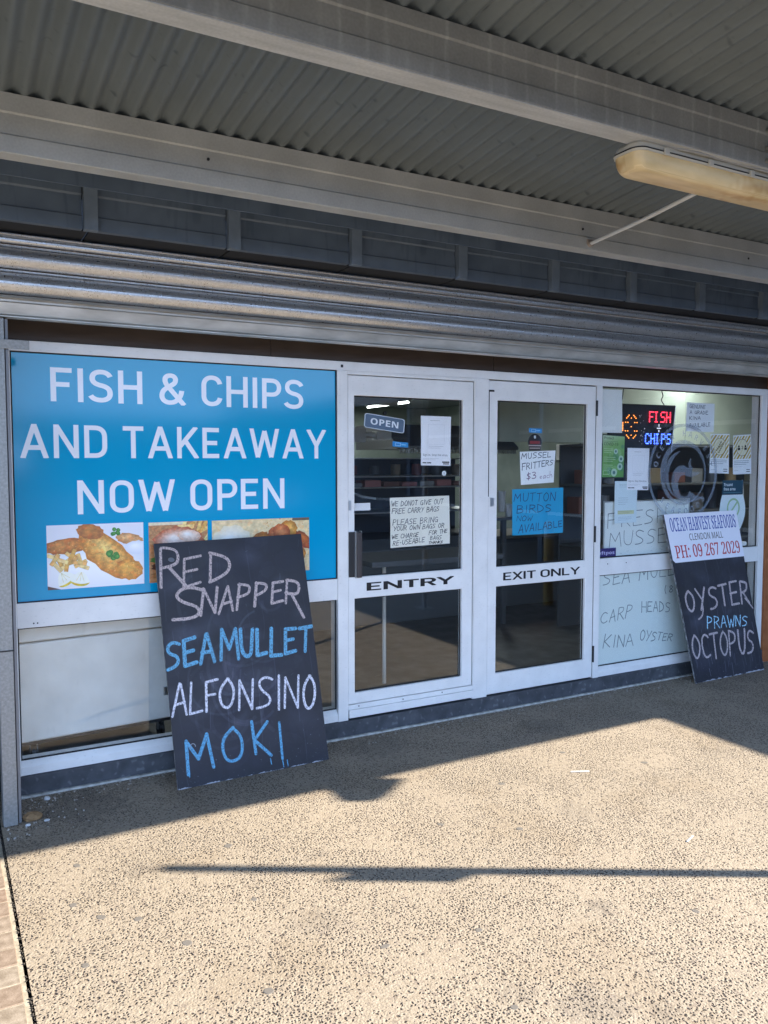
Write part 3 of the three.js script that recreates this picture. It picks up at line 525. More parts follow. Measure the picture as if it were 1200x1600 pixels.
{
  const x0 = 0.3437, x1 = 2.1393, y0 = 1.0003, y1 = 2.2677, W = 2048, H = Math.round((W * (y1 - y0)) / (x1 - x0));
  const s = thing('fish_and_chips_sign', 'large blue sign reading FISH & CHIPS AND TAKEAWAY NOW OPEN', 'sign');
  const X = (x) => ((x - x0) / (x1 - x0)) * W, Y = (y) => ((y1 - y) / (y1 - y0)) * H;
  const tex = canvasTex(W, H, (c) => {
    c.fillStyle = '#009ac8'; c.fillRect(0, 0, W, H);
    const g = { color: '#eef0f8', lw: 14, gap: 13 };
    caps(c, 'FISH & CHIPS', X(0.527), X(1.924), Y(2.199), Y(2.025), g);
    caps(c, 'AND TAKEAWAY', X(0.38), X(2.068), Y(1.908), Y(1.735), g);
    caps(c, 'NOW OPEN', X(0.645), X(1.802), Y(1.62), Y(1.443), g);
  });
  part('board', [sheetGeo(rectC(x0, y0, x1, y1), -0.012, 0, 2)], phys({ map: tex, roughness: 0.42, specularIntensity: 0, clearcoat: 1, clearcoatRoughness: 0.09 }), s);
  part('board_back', [bx(x0, y0, -0.02, x1, y1, -0.0125, 0)], M.black, s);
  for (const [k, a, b, c, d] of [[0, 0.492, 1.056, 0.98, 1.39], [1, 1.008, 1.056, 1.335, 1.386], [2, 1.36, 1.066, 1.956, 1.384]]) {
    const w = 768, h = Math.round((w * (d - b)) / (c - a));
    part('photo_print', [sheetGeo(rectC(a, b, c, d), -0.0112, 0, 2)], phys({ map: canvasTex(w, h, (ctx) => food(ctx, k, w, h)), roughness: 0.4, clearcoat: 1, clearcoatRoughness: 0.09 }), s, ['photo of battered fish with chips and lemon', 'photo of a burger', 'photo of fried pieces'][k]);
  }
  part('edge_trim', [framed(x0, y0, x1, y1, [[x0 + 0.006, y0 + 0.006, x1 - 0.006, y1 - 0.006]], -0.0115, -0.004, 0)], M.gasket, s);
}

// ------------------------------------------------------------------ chalkboards leaning on the shop front
function quadPoint(c, u, v, n, off) { const w = [(1 - u) * (1 - v), u * (1 - v), u * v, (1 - u) * v], o = new THREE.Vector3(); c.forEach((p, i) => o.addScaledVector(p, w[i])); return o.addScaledVector(n, off); }
function quadNormal(c) { return new THREE.Vector3().subVectors(c[1], c[0]).cross(new THREE.Vector3().subVectors(c[3], c[0])).negate().normalize(); }
function quadFront(c, off, uv4 = [0, 0, 1, 1], n = 8, warp = 0) {
  const nn = quadNormal(c), p = [], uv = [], idx = [];
  for (let j = 0; j <= n; j++) for (let i = 0; i <= n; i++) { const u = uv4[0] + (uv4[2] - uv4[0]) * i / n, v = uv4[1] + (uv4[3] - uv4[1]) * j / n, q = quadPoint(c, u, v, nn, off + warp * Math.sin(Math.PI * v)); p.push(q.x, q.y, q.z); uv.push(i / n, 1 - j / n); }
  for (let j = 0; j < n; j++) for (let i = 0; i < n; i++) { const a = j * (n + 1) + i; idx.push(a, a + n + 1, a + 1, a + 1, a + n + 1, a + n + 2); }
  const g = new THREE.BufferGeometry(); g.setAttribute('position', new THREE.Float32BufferAttribute(p, 3)); g.setAttribute('uv', new THREE.Float32BufferAttribute(uv, 2)); g.setIndex(idx); g.computeVertexNormals(); return g;
}
function quadEdge(c, o0, o1, uv4 = [0, 0, 1, 1]) { // rim and back of a slab
  const n = quadNormal(c), [a, b, d, e] = uv4, P = [], cor = [[a, b], [d, b], [d, e], [a, e]], F = cor.map(([u, v]) => quadPoint(c, u, v, n, o1)), B = cor.map(([u, v]) => quadPoint(c, u, v, n, o0));
  const q = (p0, p1, p2, p3) => P.push(p0, p1, p2, p0, p2, p3);
  for (let i = 0; i < 4; i++) { const k = (i + 1) % 4; q(F[i], B[i], B[k], F[k]); }
  q(B[0], B[3], B[2], B[1]);
  const g = new THREE.BufferGeometry(); g.setAttribute('position', new THREE.Float32BufferAttribute(P.flatMap((p) => [p.x, p.y, p.z]), 3)); g.computeVertexNormals(); return uvm(g);
}
function boardBase(c, W, H, streak) {
  c.fillStyle = '#1d1e27'; c.fillRect(0, 0, W, H);
  for (let i = 0; i < 300; i++) { c.fillStyle = `rgba(${rnd() < 0.6 ? '120,124,140' : '12,12,18'},${rr(0.01, 0.04)})`; c.beginPath(); c.ellipse(rr(0, W), rr(0, H), rr(20, 160), rr(20, 130), rr(0, 3), 0, 6.3); c.fill(); }
  for (let i = 0; i < streak; i++) { c.strokeStyle = `rgba(170,176,195,${rr(0.03, 0.14)})`; c.lineWidth = rr(1, 7); const x = rr(0, W), y = rr(0, H * 0.9), l = rr(40, 300); c.beginPath(); c.moveTo(x, y); c.quadraticCurveTo(x + rr(-18, 18), y + l * 0.5, x + rr(-14, 14), y + l); c.stroke(); }
  for (let i = 0; i < 26; i++) { const x = rr(0.05, 0.95) * W, y = rr(0.03, 0.97) * H, R2 = rr(60, 210); const g = c.createRadialGradient(x, y, 4, x, y, R2); g.addColorStop(0, `rgba(150,156,175,${rr(0.05, 0.2)})`); g.addColorStop(1, 'rgba(150,156,175,0)'); c.save(); c.translate(x, y); c.rotate(rr(-0.6, 0.6)); c.scale(1, rr(0.3, 0.7)); c.translate(-x, -y); c.fillStyle = g; c.fillRect(x - R2, y - R2, 2 * R2, 2 * R2); c.restore(); }
  for (let i = 0; i < 120; i++) { c.strokeStyle = `rgba(200,205,215,${rr(0.06, 0.35)})`; c.lineWidth = rr(0.6, 2); const x = rr(0, W), y = rr(0, H); c.beginPath(); c.moveTo(x, y); c.lineTo(x + rr(-24, 24), y + rr(-20, 20)); c.stroke(); }
  for (let i = 0; i < 130; i++) { c.fillStyle = `rgba(205,208,216,${rr(0.1, 0.5)})`; c.beginPath(); c.arc(rr(0, W), H - Math.pow(rnd(), 3) * H * 0.2, rr(0.7, 3), 0, 6.3); c.fill(); }
}
function chalkGrain(c, W, H, fromY = 0) { // chalk skips on the board's tooth
  const id = c.getImageData(0, 0, W, H), d = id.data;
  for (let y = fromY; y < H; y++) for (let x = 0; x < W; x++) { const o = (y * W + x) * 4, br = d[o] + d[o + 1] + d[o + 2]; if (br > 270) { const k = noise(x / 3.1, y / 3.7, 256) + 0.6 * noise(x / 9, y / 14, 256); if (k > 0.16) { const t = smooth(0.16, 0.42, k) * 0.85; d[o] += (46 - d[o]) * t; d[o + 1] += (47 - d[o + 1]) * t; d[o + 2] += (57 - d[o + 2]) * t; } } }
  c.putImageData(id, 0, 0);
}
const V = (x, y, z) => new THREE.Vector3(x, y, z);
const edgeMat = std({ map: tile(128, 0.3, (u, v) => { const k = 120 + fbm(u * 9, v * 9, 9, 4) * 60; return [k, k, k + 2]; }), roughness: 0.85 });
{
  const cor = [V(1.026, 1.274, 0.028), V(1.886, 1.291, 0.028), V(1.936, 0.006, 0.298), V(1.064, 0.001, 0.302)];
  const t = thing('chalkboard', 'leaning chalkboard listing red snapper, sea mullet, alfonsino and moki', 'chalkboard', [0, 0, 0], 'chalkboards leaning on the shop front');
  const W = 1024, H = 1520, S = (a) => a.map((k, i) => k * (i & 1 ? H : W));
  const tex = canvasTex(W, H, (c) => {
    boardBase(c, W, H, 60);
    for (let i = 0; i < 26; i++) { c.strokeStyle = `rgba(180,186,205,${rr(0.03, 0.09)})`; c.lineWidth = rr(8, 26); const y = rr(0.25, 0.8) * H; c.beginPath(); c.arc(rr(0.3, 0.8) * W, y, rr(80, 260), rr(0, 3), rr(3, 5)); c.stroke(); }
    const pink = '#c2b0ac', blue = '#62a9cd', wh = '#dcdbe6', o = { lw: 18, chalk: 3, jit: 0.17 };
    hand(c, 'R', S([0.03, 0.028, 0.168, 0.025, 0.02, 0.186, 0.175, 0.19]), { ...o, color: pink });
    hand(c, 'E', S([0.172, 0.075, 0.285, 0.066, 0.16, 0.188, 0.262, 0.178]), { ...o, color: pink });
    hand(c, 'D', S([0.346, 0.06, 0.49, 0.058, 0.326, 0.178, 0.475, 0.172]), { ...o, color: pink });
    hand(c, 'S', S([0.093, 0.192, 0.285, 0.198, 0.075, 0.322, 0.255, 0.335]), { ...o, color: pink });
    hand(c, 'NAPPE', S([0.277, 0.207, 0.84, 0.2, 0.245, 0.318, 0.815, 0.29]), { ...o, color: pink });
    hand(c, 'R', S([0.846, 0.205, 0.955, 0.209, 0.825, 0.3, 0.95, 0.375]), { ...o, color: pink });
    hand(c, 'SEA', S([0.012, 0.412, 0.31, 0.396, 0.004, 0.52, 0.3, 0.508]), { ...o, color: blue, lw: 22 });
    hand(c, 'MULLET', S([0.363, 0.388, 0.992, 0.418, 0.35, 0.512, 0.965, 0.523]), { ...o, color: blue, lw: 22 });
    hand(c, 'ALF', S([0.03, 0.588, 0.322, 0.584, 0.01, 0.708, 0.304, 0.712]), { ...o, color: wh, lw: 16 });
    hand(c, 'ONSINO', S([0.322, 0.592, 0.985, 0.63, 0.3, 0.706, 0.955, 0.775]), { ...o, color: wh, lw: 16 });
    for (const [k, q] of [['M', [0.049, 0.812, 0.232, 0.796, 0.066, 0.95, 0.228, 0.94]], ['O', [0.3, 0.796, 0.438, 0.8, 0.286, 0.928, 0.42, 0.932]], ['K', [0.501, 0.786, 0.615, 0.792, 0.503, 0.922, 0.615, 0.945]], ['I', [0.67, 0.806, 0.71, 0.806, 0.665, 0.965, 0.7, 0.968]]]) hand(c, k, S(q), { ...o, color: '#5aa3cb', lw: 19, chalk: 4 });
    c.strokeStyle = '#5cabd6'; c.lineWidth = 6; for (const [x, y] of [[0.075, 0.93], [0.6, 0.945], [0.68, 0.965], [0.71, 0.965]]) { c.beginPath(); c.moveTo(x * W, y * H); c.lineTo(x * W + 3, y * H + 44); c.stroke(); }
    chalkGrain(c, W, H);
    c.fillStyle = '#5c5f66'; c.beginPath(); c.ellipse(0.098 * W, 0.072 * H, 24, 17, 0.2, 0, 6.3); c.fill(); c.strokeStyle = '#15151a'; c.lineWidth = 5; c.stroke();
    c.strokeStyle = '#8a8d95'; c.lineWidth = 5; c.beginPath(); c.arc(0.115 * W, 0.84 * H, 16, 2.4, 6.6); c.stroke();
    c.fillStyle = 'rgba(205,206,212,.75)'; for (let x = 0; x < W; x += 5) { const k = Math.max(0, noise(x / 60, 3.3) + 0.25 + 0.5 * noise(x / 12, 8)); c.fillRect(x, H - 9 * k, 5, 9 * k); }
  });
  part('face', [quadFront(cor, 0, [0, 0, 1, 1], 10, 0.004)], std({ map: tex, roughness: 0.6 }), t);
  part('edge', [quadEdge(cor, -0.012, -0.0003)], edgeMat, t);
}
{
  const cor = [V(4.905, 1.306, 0.03), V(5.746, 1.314, 0.03), V(5.93, 0.006, 0.205), V(5.11, 0.001, 0.21)];
  const t = thing('chalkboard', 'leaning chalkboard with white phone number panel on top, listing oyster, prawns and octopus', 'chalkboard', [0, 0, 0], 'chalkboards leaning on the shop front');
  const W = 900, H = 1400, S = (a) => a.map((k, i) => k * (i & 1 ? H : W));
  const tex = canvasTex(W, H, (c) => {
    boardBase(c, W, H, 170);
    const pink = '#c3b3b2', o = { lw: 18, chalk: 3, jit: 0.17 };
    hand(c, 'OYSTER', S([0.07, 0.455, 0.985, 0.436, 0.072, 0.58, 0.965, 0.572]), { ...o, color: pink });
    c.strokeStyle = pink; c.lineWidth = 14; c.lineCap = 'round'; c.beginPath(); c.moveTo(0.905 * W, 0.545 * H); c.lineTo(1.0 * W, 0.615 * H); c.stroke(); c.beginPath(); c.moveTo(0.29 * W, 0.555 * H); c.quadraticCurveTo(0.28 * W, 0.62 * H, 0.2 * W, 0.63 * H); c.stroke();
    hand(c, 'PRAWNS', S([0.317, 0.622, 0.89, 0.652, 0.295, 0.69, 0.865, 0.716]), { ...o, color: '#a9dcf4', lw: 11, chalk: 1 });
    hand(c, 'OCTOPUS', S([0.045, 0.722, 0.945, 0.74, 0.03, 0.86, 0.9, 0.885]), { ...o, color: pink });
    for (let i = 0; i < 50; i++) { c.strokeStyle = `rgba(205,208,225,${rr(0.08, 0.4)})`; c.lineWidth = rr(1.5, 6); const x = rr(0.02, 0.98) * W, y = rr(0.68, 0.93) * H; c.beginPath(); c.moveTo(x, y); c.lineTo(x + rr(-10, 10), y + rr(30, 130)); c.stroke(); }
    chalkGrain(c, W, H);
    c.fillStyle = 'rgba(205,206,212,.75)'; for (let x = 0; x < W; x += 4) { const k = Math.max(0, noise(x / 50, 5.3) + 0.4 + 0.5 * noise(x / 9, 8)); c.fillRect(x, H - 12 * k, 4, 12 * k); }
  });
  part('face', [quadFront(cor, 0, [0, 0, 1, 1], 10, 0.003)], std({ map: tex, roughness: 0.6 }), t);
  part('edge', [quadEdge(cor, -0.012, -0.0003)], edgeMat, t);
  const pc = [0.006, -0.002, 1.002, 0.286], PW = 1024, PH = 480;
  const ptex = canvasTex(PW, PH, (c) => {
    paperGrain(c, PW, PH, '#e4e4ee');
    fitText(c, 'OCEAN HARVEST SEAFOODS', 'bold SZ serif', 0.05 * PW, 0.965 * PW, 0.085 * PH, 0.36 * PH, '#1f3a93');
    fitText(c, 'CLENDON MALL', 'SZ sans-serif', 0.275 * PW, 0.745 * PW, 0.43 * PH, 0.565 * PH, '#26262c');
    fitText(c, 'PH: 09 267 2029', 'SZ serif', 0.05 * PW, 0.96 * PW, 0.655 * PH, 0.91 * PH, '#b3222e'); fitText(c, 'PH: 09 267 2029', 'SZ serif', 0.053 * PW, 0.963 * PW, 0.655 * PH, 0.91 * PH, '#b3222e');
    c.strokeStyle = 'rgba(245,245,252,.8)'; c.lineWidth = 1.6; for (let i = 0; i < 19; i++) { const x = (0.068 + i * 0.0475) * PW; c.beginPath(); c.moveTo(x, 0.1 * PH); c.lineTo(x + 1, 0.34 * PH); c.stroke(); }
    c.fillStyle = '#23232a'; c.beginPath(); c.moveTo(0, PH * 0.94); c.lineTo(PW * 0.03, PH); c.lineTo(0, PH); c.fill();
  });
  const hp = part('header_panel', [quadFront(cor, 0.006, pc, 6, 0)], std({ map: ptex, roughness: 0.45 }), t, 'white panel with shop name and phone number');
  part('panel_edge', [quadEdge(cor, 0.0031, 0.0057, pc)], M.gasket, hp);
}

// ------------------------------------------------------------------ notices behind the glass
const BZ = -0.0365;
const paperMat = (w, h, draw, o = {}) => std({ map: canvasTex(w, h, draw), roughness: 0.75, ...o });
const sheet = (name, label, cat, c, m, z = BZ, curl = 0.002, group) => single(name, [sheetGeo(c, z, curl)], m, label, cat, group);
{ // OPEN sign
  const W = 640, H = 288;
  const t = thing('open_sign', 'small rounded OPEN sign hung tilted in the entry door', 'sign');
  const m = phys({ map: canvasTex(W, H, (c) => {
    c.clearRect(0, 0, W, H); c.fillStyle = '#5a6c84'; c.beginPath(); c.roundRect(4, 4, W - 8, H - 8, 46); c.fill();
    c.strokeStyle = '#dfe6ee'; c.lineWidth = 12; c.beginPath(); c.roundRect(12, 12, W - 24, H - 24, 40); c.stroke();
    fitText(c, 'OPEN', 'bold SZ sans-serif', 92, W - 88, 82, 202, '#eef1f5'); c.lineWidth = 8; c.strokeStyle = '#eef1f5';
  }), transparent: true, roughness: 0.35 });
  part('plate', [sheetGeo([[2.345, 2.022], [2.639, 1.987], [2.632, 1.893], [2.339, 1.929]], BZ, 0)], m, t);
  part('suction_cup', [cyl(0.014, 0.006, 2.49, 2.02, -0.037, 'z', 14)], M.gasket, t);
}
const signIn = (c, w, h) => { // sheet whose square code is left out
  paperGrain(c, w, h, '#f3f2f6'); lines(c, w * 0.3, w * 0.72, h * 0.09, 1, 9, 5, 'rgba(90,90,100,.7)');
  c.strokeStyle = 'rgba(150,150,160,.5)'; c.lineWidth = 2; c.strokeRect(w * 0.24, h * 0.17, w * 0.54, h * 0.4);
  lines(c, w * 0.25, w * 0.8, h * 0.61, 2, h * 0.035, 4, 'rgba(100,100,110,.6)');
  fitText(c, 'Sign in. Stop the virus.', 'SZ sans-serif', w * 0.06, w * 0.92, h * 0.765, h * 0.805, '#4a4a52');
  lines(c, w * 0.06, w * 0.65, h * 0.86, 2, h * 0.025, 3, 'rgba(90,90,100,.7)');
  c.fillStyle = '#2b2b32'; c.fillRect(w * 0.06, h * 0.935, w * 0.13, h * 0.022); c.fillRect(w * 0.21, h * 0.935, w * 0.14, h * 0.022); c.fillRect(w * 0.72, h * 0.915, w * 0.24, h * 0.026); c.fillRect(w * 0.75, h * 0.953, w * 0.2, h * 0.02);
};
sheet('notice', 'white sign-in poster taped in the entry door window', 'notice', [[2.758, 2.013], [2.991, 2.012], [2.986, 1.689], [2.757, 1.693]], paperMat(512, 720, signIn), BZ, 0.004);
sheet('notice', 'white sign-in poster beneath the red and blue light sign', 'notice', [[4.589, 1.82], [4.822, 1.818], [4.815, 1.497], [4.589, 1.501]], paperMat(512, 720, signIn), BZ, 0.003);
{
  const g = new THREE.CircleGeometry(0.0165, 28).translate(2.936, 1.64, BZ);
  single('round_sticker', [g], paperMat(64, 64, (c) => { c.fillStyle = '#eef0f2'; c.fillRect(0, 0, 64, 64); c.fillStyle = '#9aa0a8'; c.fillRect(28, 20, 8, 24); }), 'small round white sticker beneath the sign-in poster on the entry door', 'sticker');
}
const blueSticker = paperMat(160, 56, (c) => { c.fillStyle = '#2f8fd0'; c.fillRect(0, 0, 160, 56); c.strokeStyle = '#bfe0f4'; c.lineWidth = 5; c.strokeRect(30, 14, 52, 28); c.fillStyle = '#7cc0ea'; c.fillRect(90, 20, 50, 14); });
sheet('blue_sticker', 'small blue sticker under the OPEN sign', 'sticker', [[2.546, 1.846], [2.661, 1.838], [2.66, 1.806], [2.545, 1.812]], blueSticker, BZ, 0);
sheet('blue_sticker', 'small blue sticker above the round black sticker on the exit door', 'sticker', [[3.642, 1.951], [3.757, 1.949], [3.757, 1.917], [3.642, 1.919]], blueSticker, BZ, 0);
sheet('handwritten_notice', 'handwritten cream notice about carry bags in the entry door', 'notice', [[2.527, 1.487], [2.98, 1.492], [2.985, 1.174], [2.533, 1.166]], paperMat(1024, 720, (c, W, H) => {
  paperGrain(c, W, H, '#ece8dc'); const o = { lw: 8.5, color: '#2a2c34', jit: 0.22 };
  const T = (s, x0, y0, x1, y1, h) => hand(c, s, [x0 * W, y0 * H, x1 * W, y1 * H, (x0 - 0.012) * W, (y0 + h) * H, (x1 - 0.012) * W, (y1 + h) * H], o);
  T('WE DONOT GIVE OUT', 0.03, 0.07, 0.9, 0.065, 0.1); T('FREE CARRY BAGS', 0.04, 0.22, 0.83, 0.215, 0.1); T('PLEASE BRING', 0.05, 0.44, 0.8, 0.43, 0.11); T('YOUR OWN BAGS OR', 0.06, 0.575, 0.91, 0.565, 0.09);
  T('WE CHARGE', 0.03, 0.74, 0.47, 0.73, 0.085); T('FOR THE', 0.65, 0.71, 0.96, 0.69, 0.08); T('RE-USEABLE', 0.05, 0.87, 0.57, 0.83, 0.095); T('BAGS', 0.67, 0.82, 0.86, 0.815, 0.08); T('THANKS', 0.64, 0.93, 0.88, 0.93, 0.05);
}), BZ, 0.004);
sheet('paper_strip', 'blank white paper strip beside the entry door lock', 'label', rectC(2.262, 1.412, 2.386, 1.459), std({ color: lin(0.8, 0.8, 0.82), roughness: 0.7 }), BZ, 0.001);
sheet('handwritten_notice', 'white handwritten mussel fritters price notice on the exit door', 'notice', [[3.566, 1.785], [3.884, 1.796], [3.873, 1.568], [3.575, 1.554]], paperMat(720, 540, (c, W, H) => {
  paperGrain(c, W, H, '#f1f3f6'); const o = { lw: 12, color: '#3d4654', jit: 0.16 }, q = (a) => a.map((k, i) => k * (i & 1 ? H : W));
  hand(c, 'MUSSEL', q([0.06, 0.05, 0.87, 0.04, 0.04, 0.22, 0.87, 0.2]), o); hand(c, 'FRITTERS', q([0.06, 0.36, 0.95, 0.28, 0.05, 0.56, 0.95, 0.44]), o);
  hand(c, '$3', q([0.17, 0.66, 0.45, 0.62, 0.17, 0.86, 0.45, 0.82]), { ...o, color: '#6b4a6e' }); hand(c, 'each', q([0.56, 0.68, 0.95, 0.64, 0.56, 0.86, 0.95, 0.84]), { ...o, lw: 8, color: '#8e6a86' });
}), BZ, 0.004);
sheet('handwritten_notice', 'bright blue handwritten mutton birds notice on the exit door', 'notice', [[3.5, 1.524], [3.962, 1.53], [3.962, 1.204], [3.504, 1.202]], paperMat(1024, 740, (c, W, H) => {
  paperGrain(c, W, H, '#1f9cc8'); const o = { lw: 12, color: '#27385e', jit: 0.15 }, q = (a) => a.map((k, i) => k * (i & 1 ? H : W));
  hand(c, 'MUTTON', q([0.05, 0.09, 0.85, 0.1, 0.03, 0.26, 0.84, 0.29]), o); hand(c, 'BIRDS', q([0.1, 0.36, 0.76, 0.35, 0.09, 0.52, 0.77, 0.52]), o); hand(c, 'NOW', q([0.1, 0.58, 0.4, 0.59, 0.08, 0.69, 0.38, 0.7]), { ...o, lw: 10 }); hand(c, 'AVAILABLE', q([0.14, 0.78, 0.98, 0.73, 0.12, 0.95, 0.99, 0.87]), o);
}), BZ, 0.002);
{
  const W = 256, H = 256;
  sheet('round_sticker', 'round black security sticker with red band on the exit door', 'sticker', rectC(3.63, 1.788, 3.76, 1.912), phys({ map: canvasTex(W, H, (c) => { c.clearRect(0, 0, W, H); c.fillStyle = '#1a1416'; c.beginPath(); c.arc(128, 122, 120, 0, 6.3); c.fill(); c.fillStyle = '#c9ccd0'; c.beginPath(); c.moveTo(110, 26); c.lineTo(146, 26); c.lineTo(146, 60); c.quadraticCurveTo(128, 84, 110, 60); c.fill(); c.fillStyle = '#8e2f33'; c.fillRect(40, 104, 180, 42); c.fillStyle = '#b9a8a4'; c.fillRect(14, 162, 228, 18); c.fillStyle = '#3a3032'; c.fillRect(26, 184, 204, 60); c.fillStyle = '#a7978f'; c.fillRect(36, 200, 184, 18); }), transparent: true, roughness: 0.5 }), BZ, 0);
}
// right-hand window
sheet('blank_board', 'blank white board in the top left corner of the right window', 'board', [[4.289, 2.25], [4.53, 2.253], [4.538, 1.932], [4.289, 1.93]], paperMat(256, 320, (c, w, h) => { paperGrain(c, w, h, '#e9ebe9'); }), -0.045, 0);
sheet('poster', 'green poster about protecting against a virus in the right window', 'poster', [[4.332, 1.921], [4.564, 1.912], [4.556, 1.592], [4.326, 1.593]], paperMat(512, 720, (c, w, h) => {
  c.fillStyle = '#2d3b35'; c.fillRect(0, 0, w, h); const g = c.createLinearGradient(0, 0, w * 0.6, h); g.addColorStop(0, '#cfdcc8'); g.addColorStop(0.35, '#84b06a'); g.addColorStop(1, '#5f9a4e'); c.fillStyle = g; c.fillRect(w * 0.03, h * 0.025, w * 0.94, h * 0.95);
  for (let i = 0; i < 22; i++) { c.fillStyle = ['rgba(90,140,80,.35)', 'rgba(170,205,150,.35)', 'rgba(60,120,110,.35)'][i % 3]; c.beginPath(); c.arc(rr(0.3, 0.95) * w, rr(0.25, 0.95) * h, rr(20, 80), 0, 6.3); c.fill(); }
  for (const [x, y, r] of [[0.6, 0.38, 46], [0.84, 0.55, 56], [0.8, 0.73, 60], [0.55, 0.87, 66]]) { c.fillStyle = 'rgba(200,220,215,.75)'; c.beginPath(); c.arc(x * w, y * h, r, 0, 6.3); c.fill(); c.fillStyle = 'rgba(60,100,110,.8)'; c.beginPath(); c.arc(x * w, y * h, r * 0.45, 0, 6.3); c.fill(); }
  fitText(c, 'Protect', 'SZ sans-serif', w * 0.07, w * 0.5, h * 0.055, h * 0.11, '#26322a'); c.fillStyle = '#3a4a40'; c.fillRect(w * 0.07, h * 0.155, w * 0.6, 3); fitText(c, 'COVID-19', 'SZ sans-serif', w * 0.07, w * 0.7, h * 0.185, h * 0.25, '#26322a');
  lines(c, w * 0.08, w * 0.5, h * 0.33, 3, h * 0.04, 7, 'rgba(235,245,225,.8)'); lines(c, w * 0.08, w * 0.62, h * 0.52, 3, h * 0.045, 7, 'rgba(235,245,225,.8)'); lines(c, w * 0.08, w * 0.5, h * 0.7, 3, h * 0.045, 7, 'rgba(235,245,225,.8)'); c.strokeStyle = '#d8e8cc'; c.lineWidth = 5; c.strokeRect(w * 0.08, h * 0.83, w * 0.26, h * 0.08);
}), BZ, 0);
sheet('notice', 'pale printed sheet hanging below the sign-in poster in the right window', 'notice', [[4.468, 1.57], [4.703, 1.567], [4.698, 1.252], [4.469, 1.251]], paperMat(512, 700, (c, w, h) => { paperGrain(c, w, h, '#d6e4e9'); lines(c, w * 0.2, w * 0.7, h * 0.08, 3, h * 0.03, 3, 'rgba(60,70,80,.6)'); lines(c, w * 0.16, w * 0.6, h * 0.4, 4, h * 0.05, 4, 'rgba(60,70,80,.7)'); c.fillStyle = 'rgba(200,196,120,.6)'; c.fillRect(w * 0.14, h * 0.7, w * 0.74, h * 0.09); lines(c, w * 0.16, w * 0.84, h * 0.72, 2, h * 0.04, 4, 'rgba(60,70,80,.7)'); lines(c, w * 0.16, w * 0.8, h * 0.86, 3, h * 0.035, 4, 'rgba(60,80,120,.7)'); }), -0.0395, 0.002);
sheet('handwritten_notice', 'white handwritten kina notice at the top of the right window', 'notice', [[5.222, 2.184], [5.546, 2.184], [5.544, 1.953], [5.219, 1.957]], paperMat(720, 520, (c, W, H) => {
  paperGrain(c, W, H, '#f1f3f5'); const o = { lw: 10, color: '#4a515c', jit: 0.2 }, q = (a) => a.map((k, i) => k * (i & 1 ? H : W));
  hand(c, 'GENUINE', q([0.1, 0.07, 0.68, 0.07, 0.1, 0.19, 0.66, 0.19]), o); hand(c, 'A GRADE', q([0.12, 0.28, 0.76, 0.27, 0.12, 0.39, 0.76, 0.39]), o); hand(c, 'KINA', q([0.11, 0.48, 0.5, 0.47, 0.11, 0.59, 0.5, 0.58]), o); hand(c, 'AVAILABLE', q([0.11, 0.73, 0.86, 0.66, 0.11, 0.87, 0.86, 0.79]), o);
}), BZ, 0.003);
const gold = (kind) => paperMat(384, 560, (c, w, h) => {
  paperGrain(c, w, h, '#eff1f4'); c.save(); c.beginPath(); c.rect(w * 0.03, h * 0.03, w * 0.94, h * 0.58); c.clip(); c.strokeStyle = '#b5911f'; c.lineWidth = 30; for (let i = -6; i < 12; i++) { c.globalAlpha = i % 2 ? 0.95 : 0.5; c.beginPath(); c.moveTo(i * 62, h * 0.66); c.lineTo(i * 62 + 330, -20); c.stroke(); } c.restore();
  c.fillStyle = 'rgba(232,226,200,.85)'; c.beginPath(); c.arc(w / 2, h * 0.32, w * 0.31, 0, 6.3); c.fill(); c.strokeStyle = '#4d4020'; c.lineWidth = 5; c.stroke();
  c.fillStyle = '#23221f';
  if (kind) { for (const x of [0.32, 0.68]) { c.beginPath(); c.arc(w * x, h * 0.29, 17, 0, 6.3); c.fill(); c.fillRect(w * x - 26, h * 0.325, 52, 34); } fitText(c, '2', 'bold SZ sans-serif', w * 0.45, w * 0.55, h * 0.28, h * 0.36, '#5a5340'); }
  else { c.save(); c.translate(w / 2, h * 0.32); c.rotate(-0.95); for (const y of [-46, 8]) { c.lineWidth = 9; c.strokeStyle = '#5d5636'; for (let k = 0; k < 5; k++) { c.beginPath(); c.arc(-70 + k * 34, y + 18, 15, 0, 4.6); c.stroke(); } } c.restore(); c.lineWidth = 12; c.strokeStyle = '#8a7332'; c.beginPath(); c.moveTo(w * 0.28, h * 0.44); c.lineTo(w * 0.72, h * 0.2); c.stroke(); }
  lines(c, w * 0.07, w * 0.92, h * 0.66, 3, h * 0.045, 7, 'rgba(70,80,95,.75)'); lines(c, w * 0.07, w * 0.6, h * 0.81, 1, 9, 4, 'rgba(110,120,130,.6)'); c.fillStyle = '#55585c'; c.fillRect(w * 0.72, h * 0.88, w * 0.2, h * 0.018); c.fillRect(w * 0.72, h * 0.93, w * 0.2, h * 0.02); lines(c, w * 0.07, w * 0.34, h * 0.91, 1, 9, 4, 'rgba(70,80,95,.7)');
});
sheet('poster', 'gold striped notice with curved crossed-out emblem, left of the gold pair', 'poster', [[5.508, 1.94], [5.738, 1.943], [5.738, 1.616], [5.502, 1.623]], gold(0), BZ, 0.003);
sheet('poster', 'gold striped distance notice with two figures, right of the gold pair', 'poster', [[5.781, 1.931], [6.006, 1.944], [6.026, 1.614], [5.793, 1.61]], gold(1), BZ, 0.003);
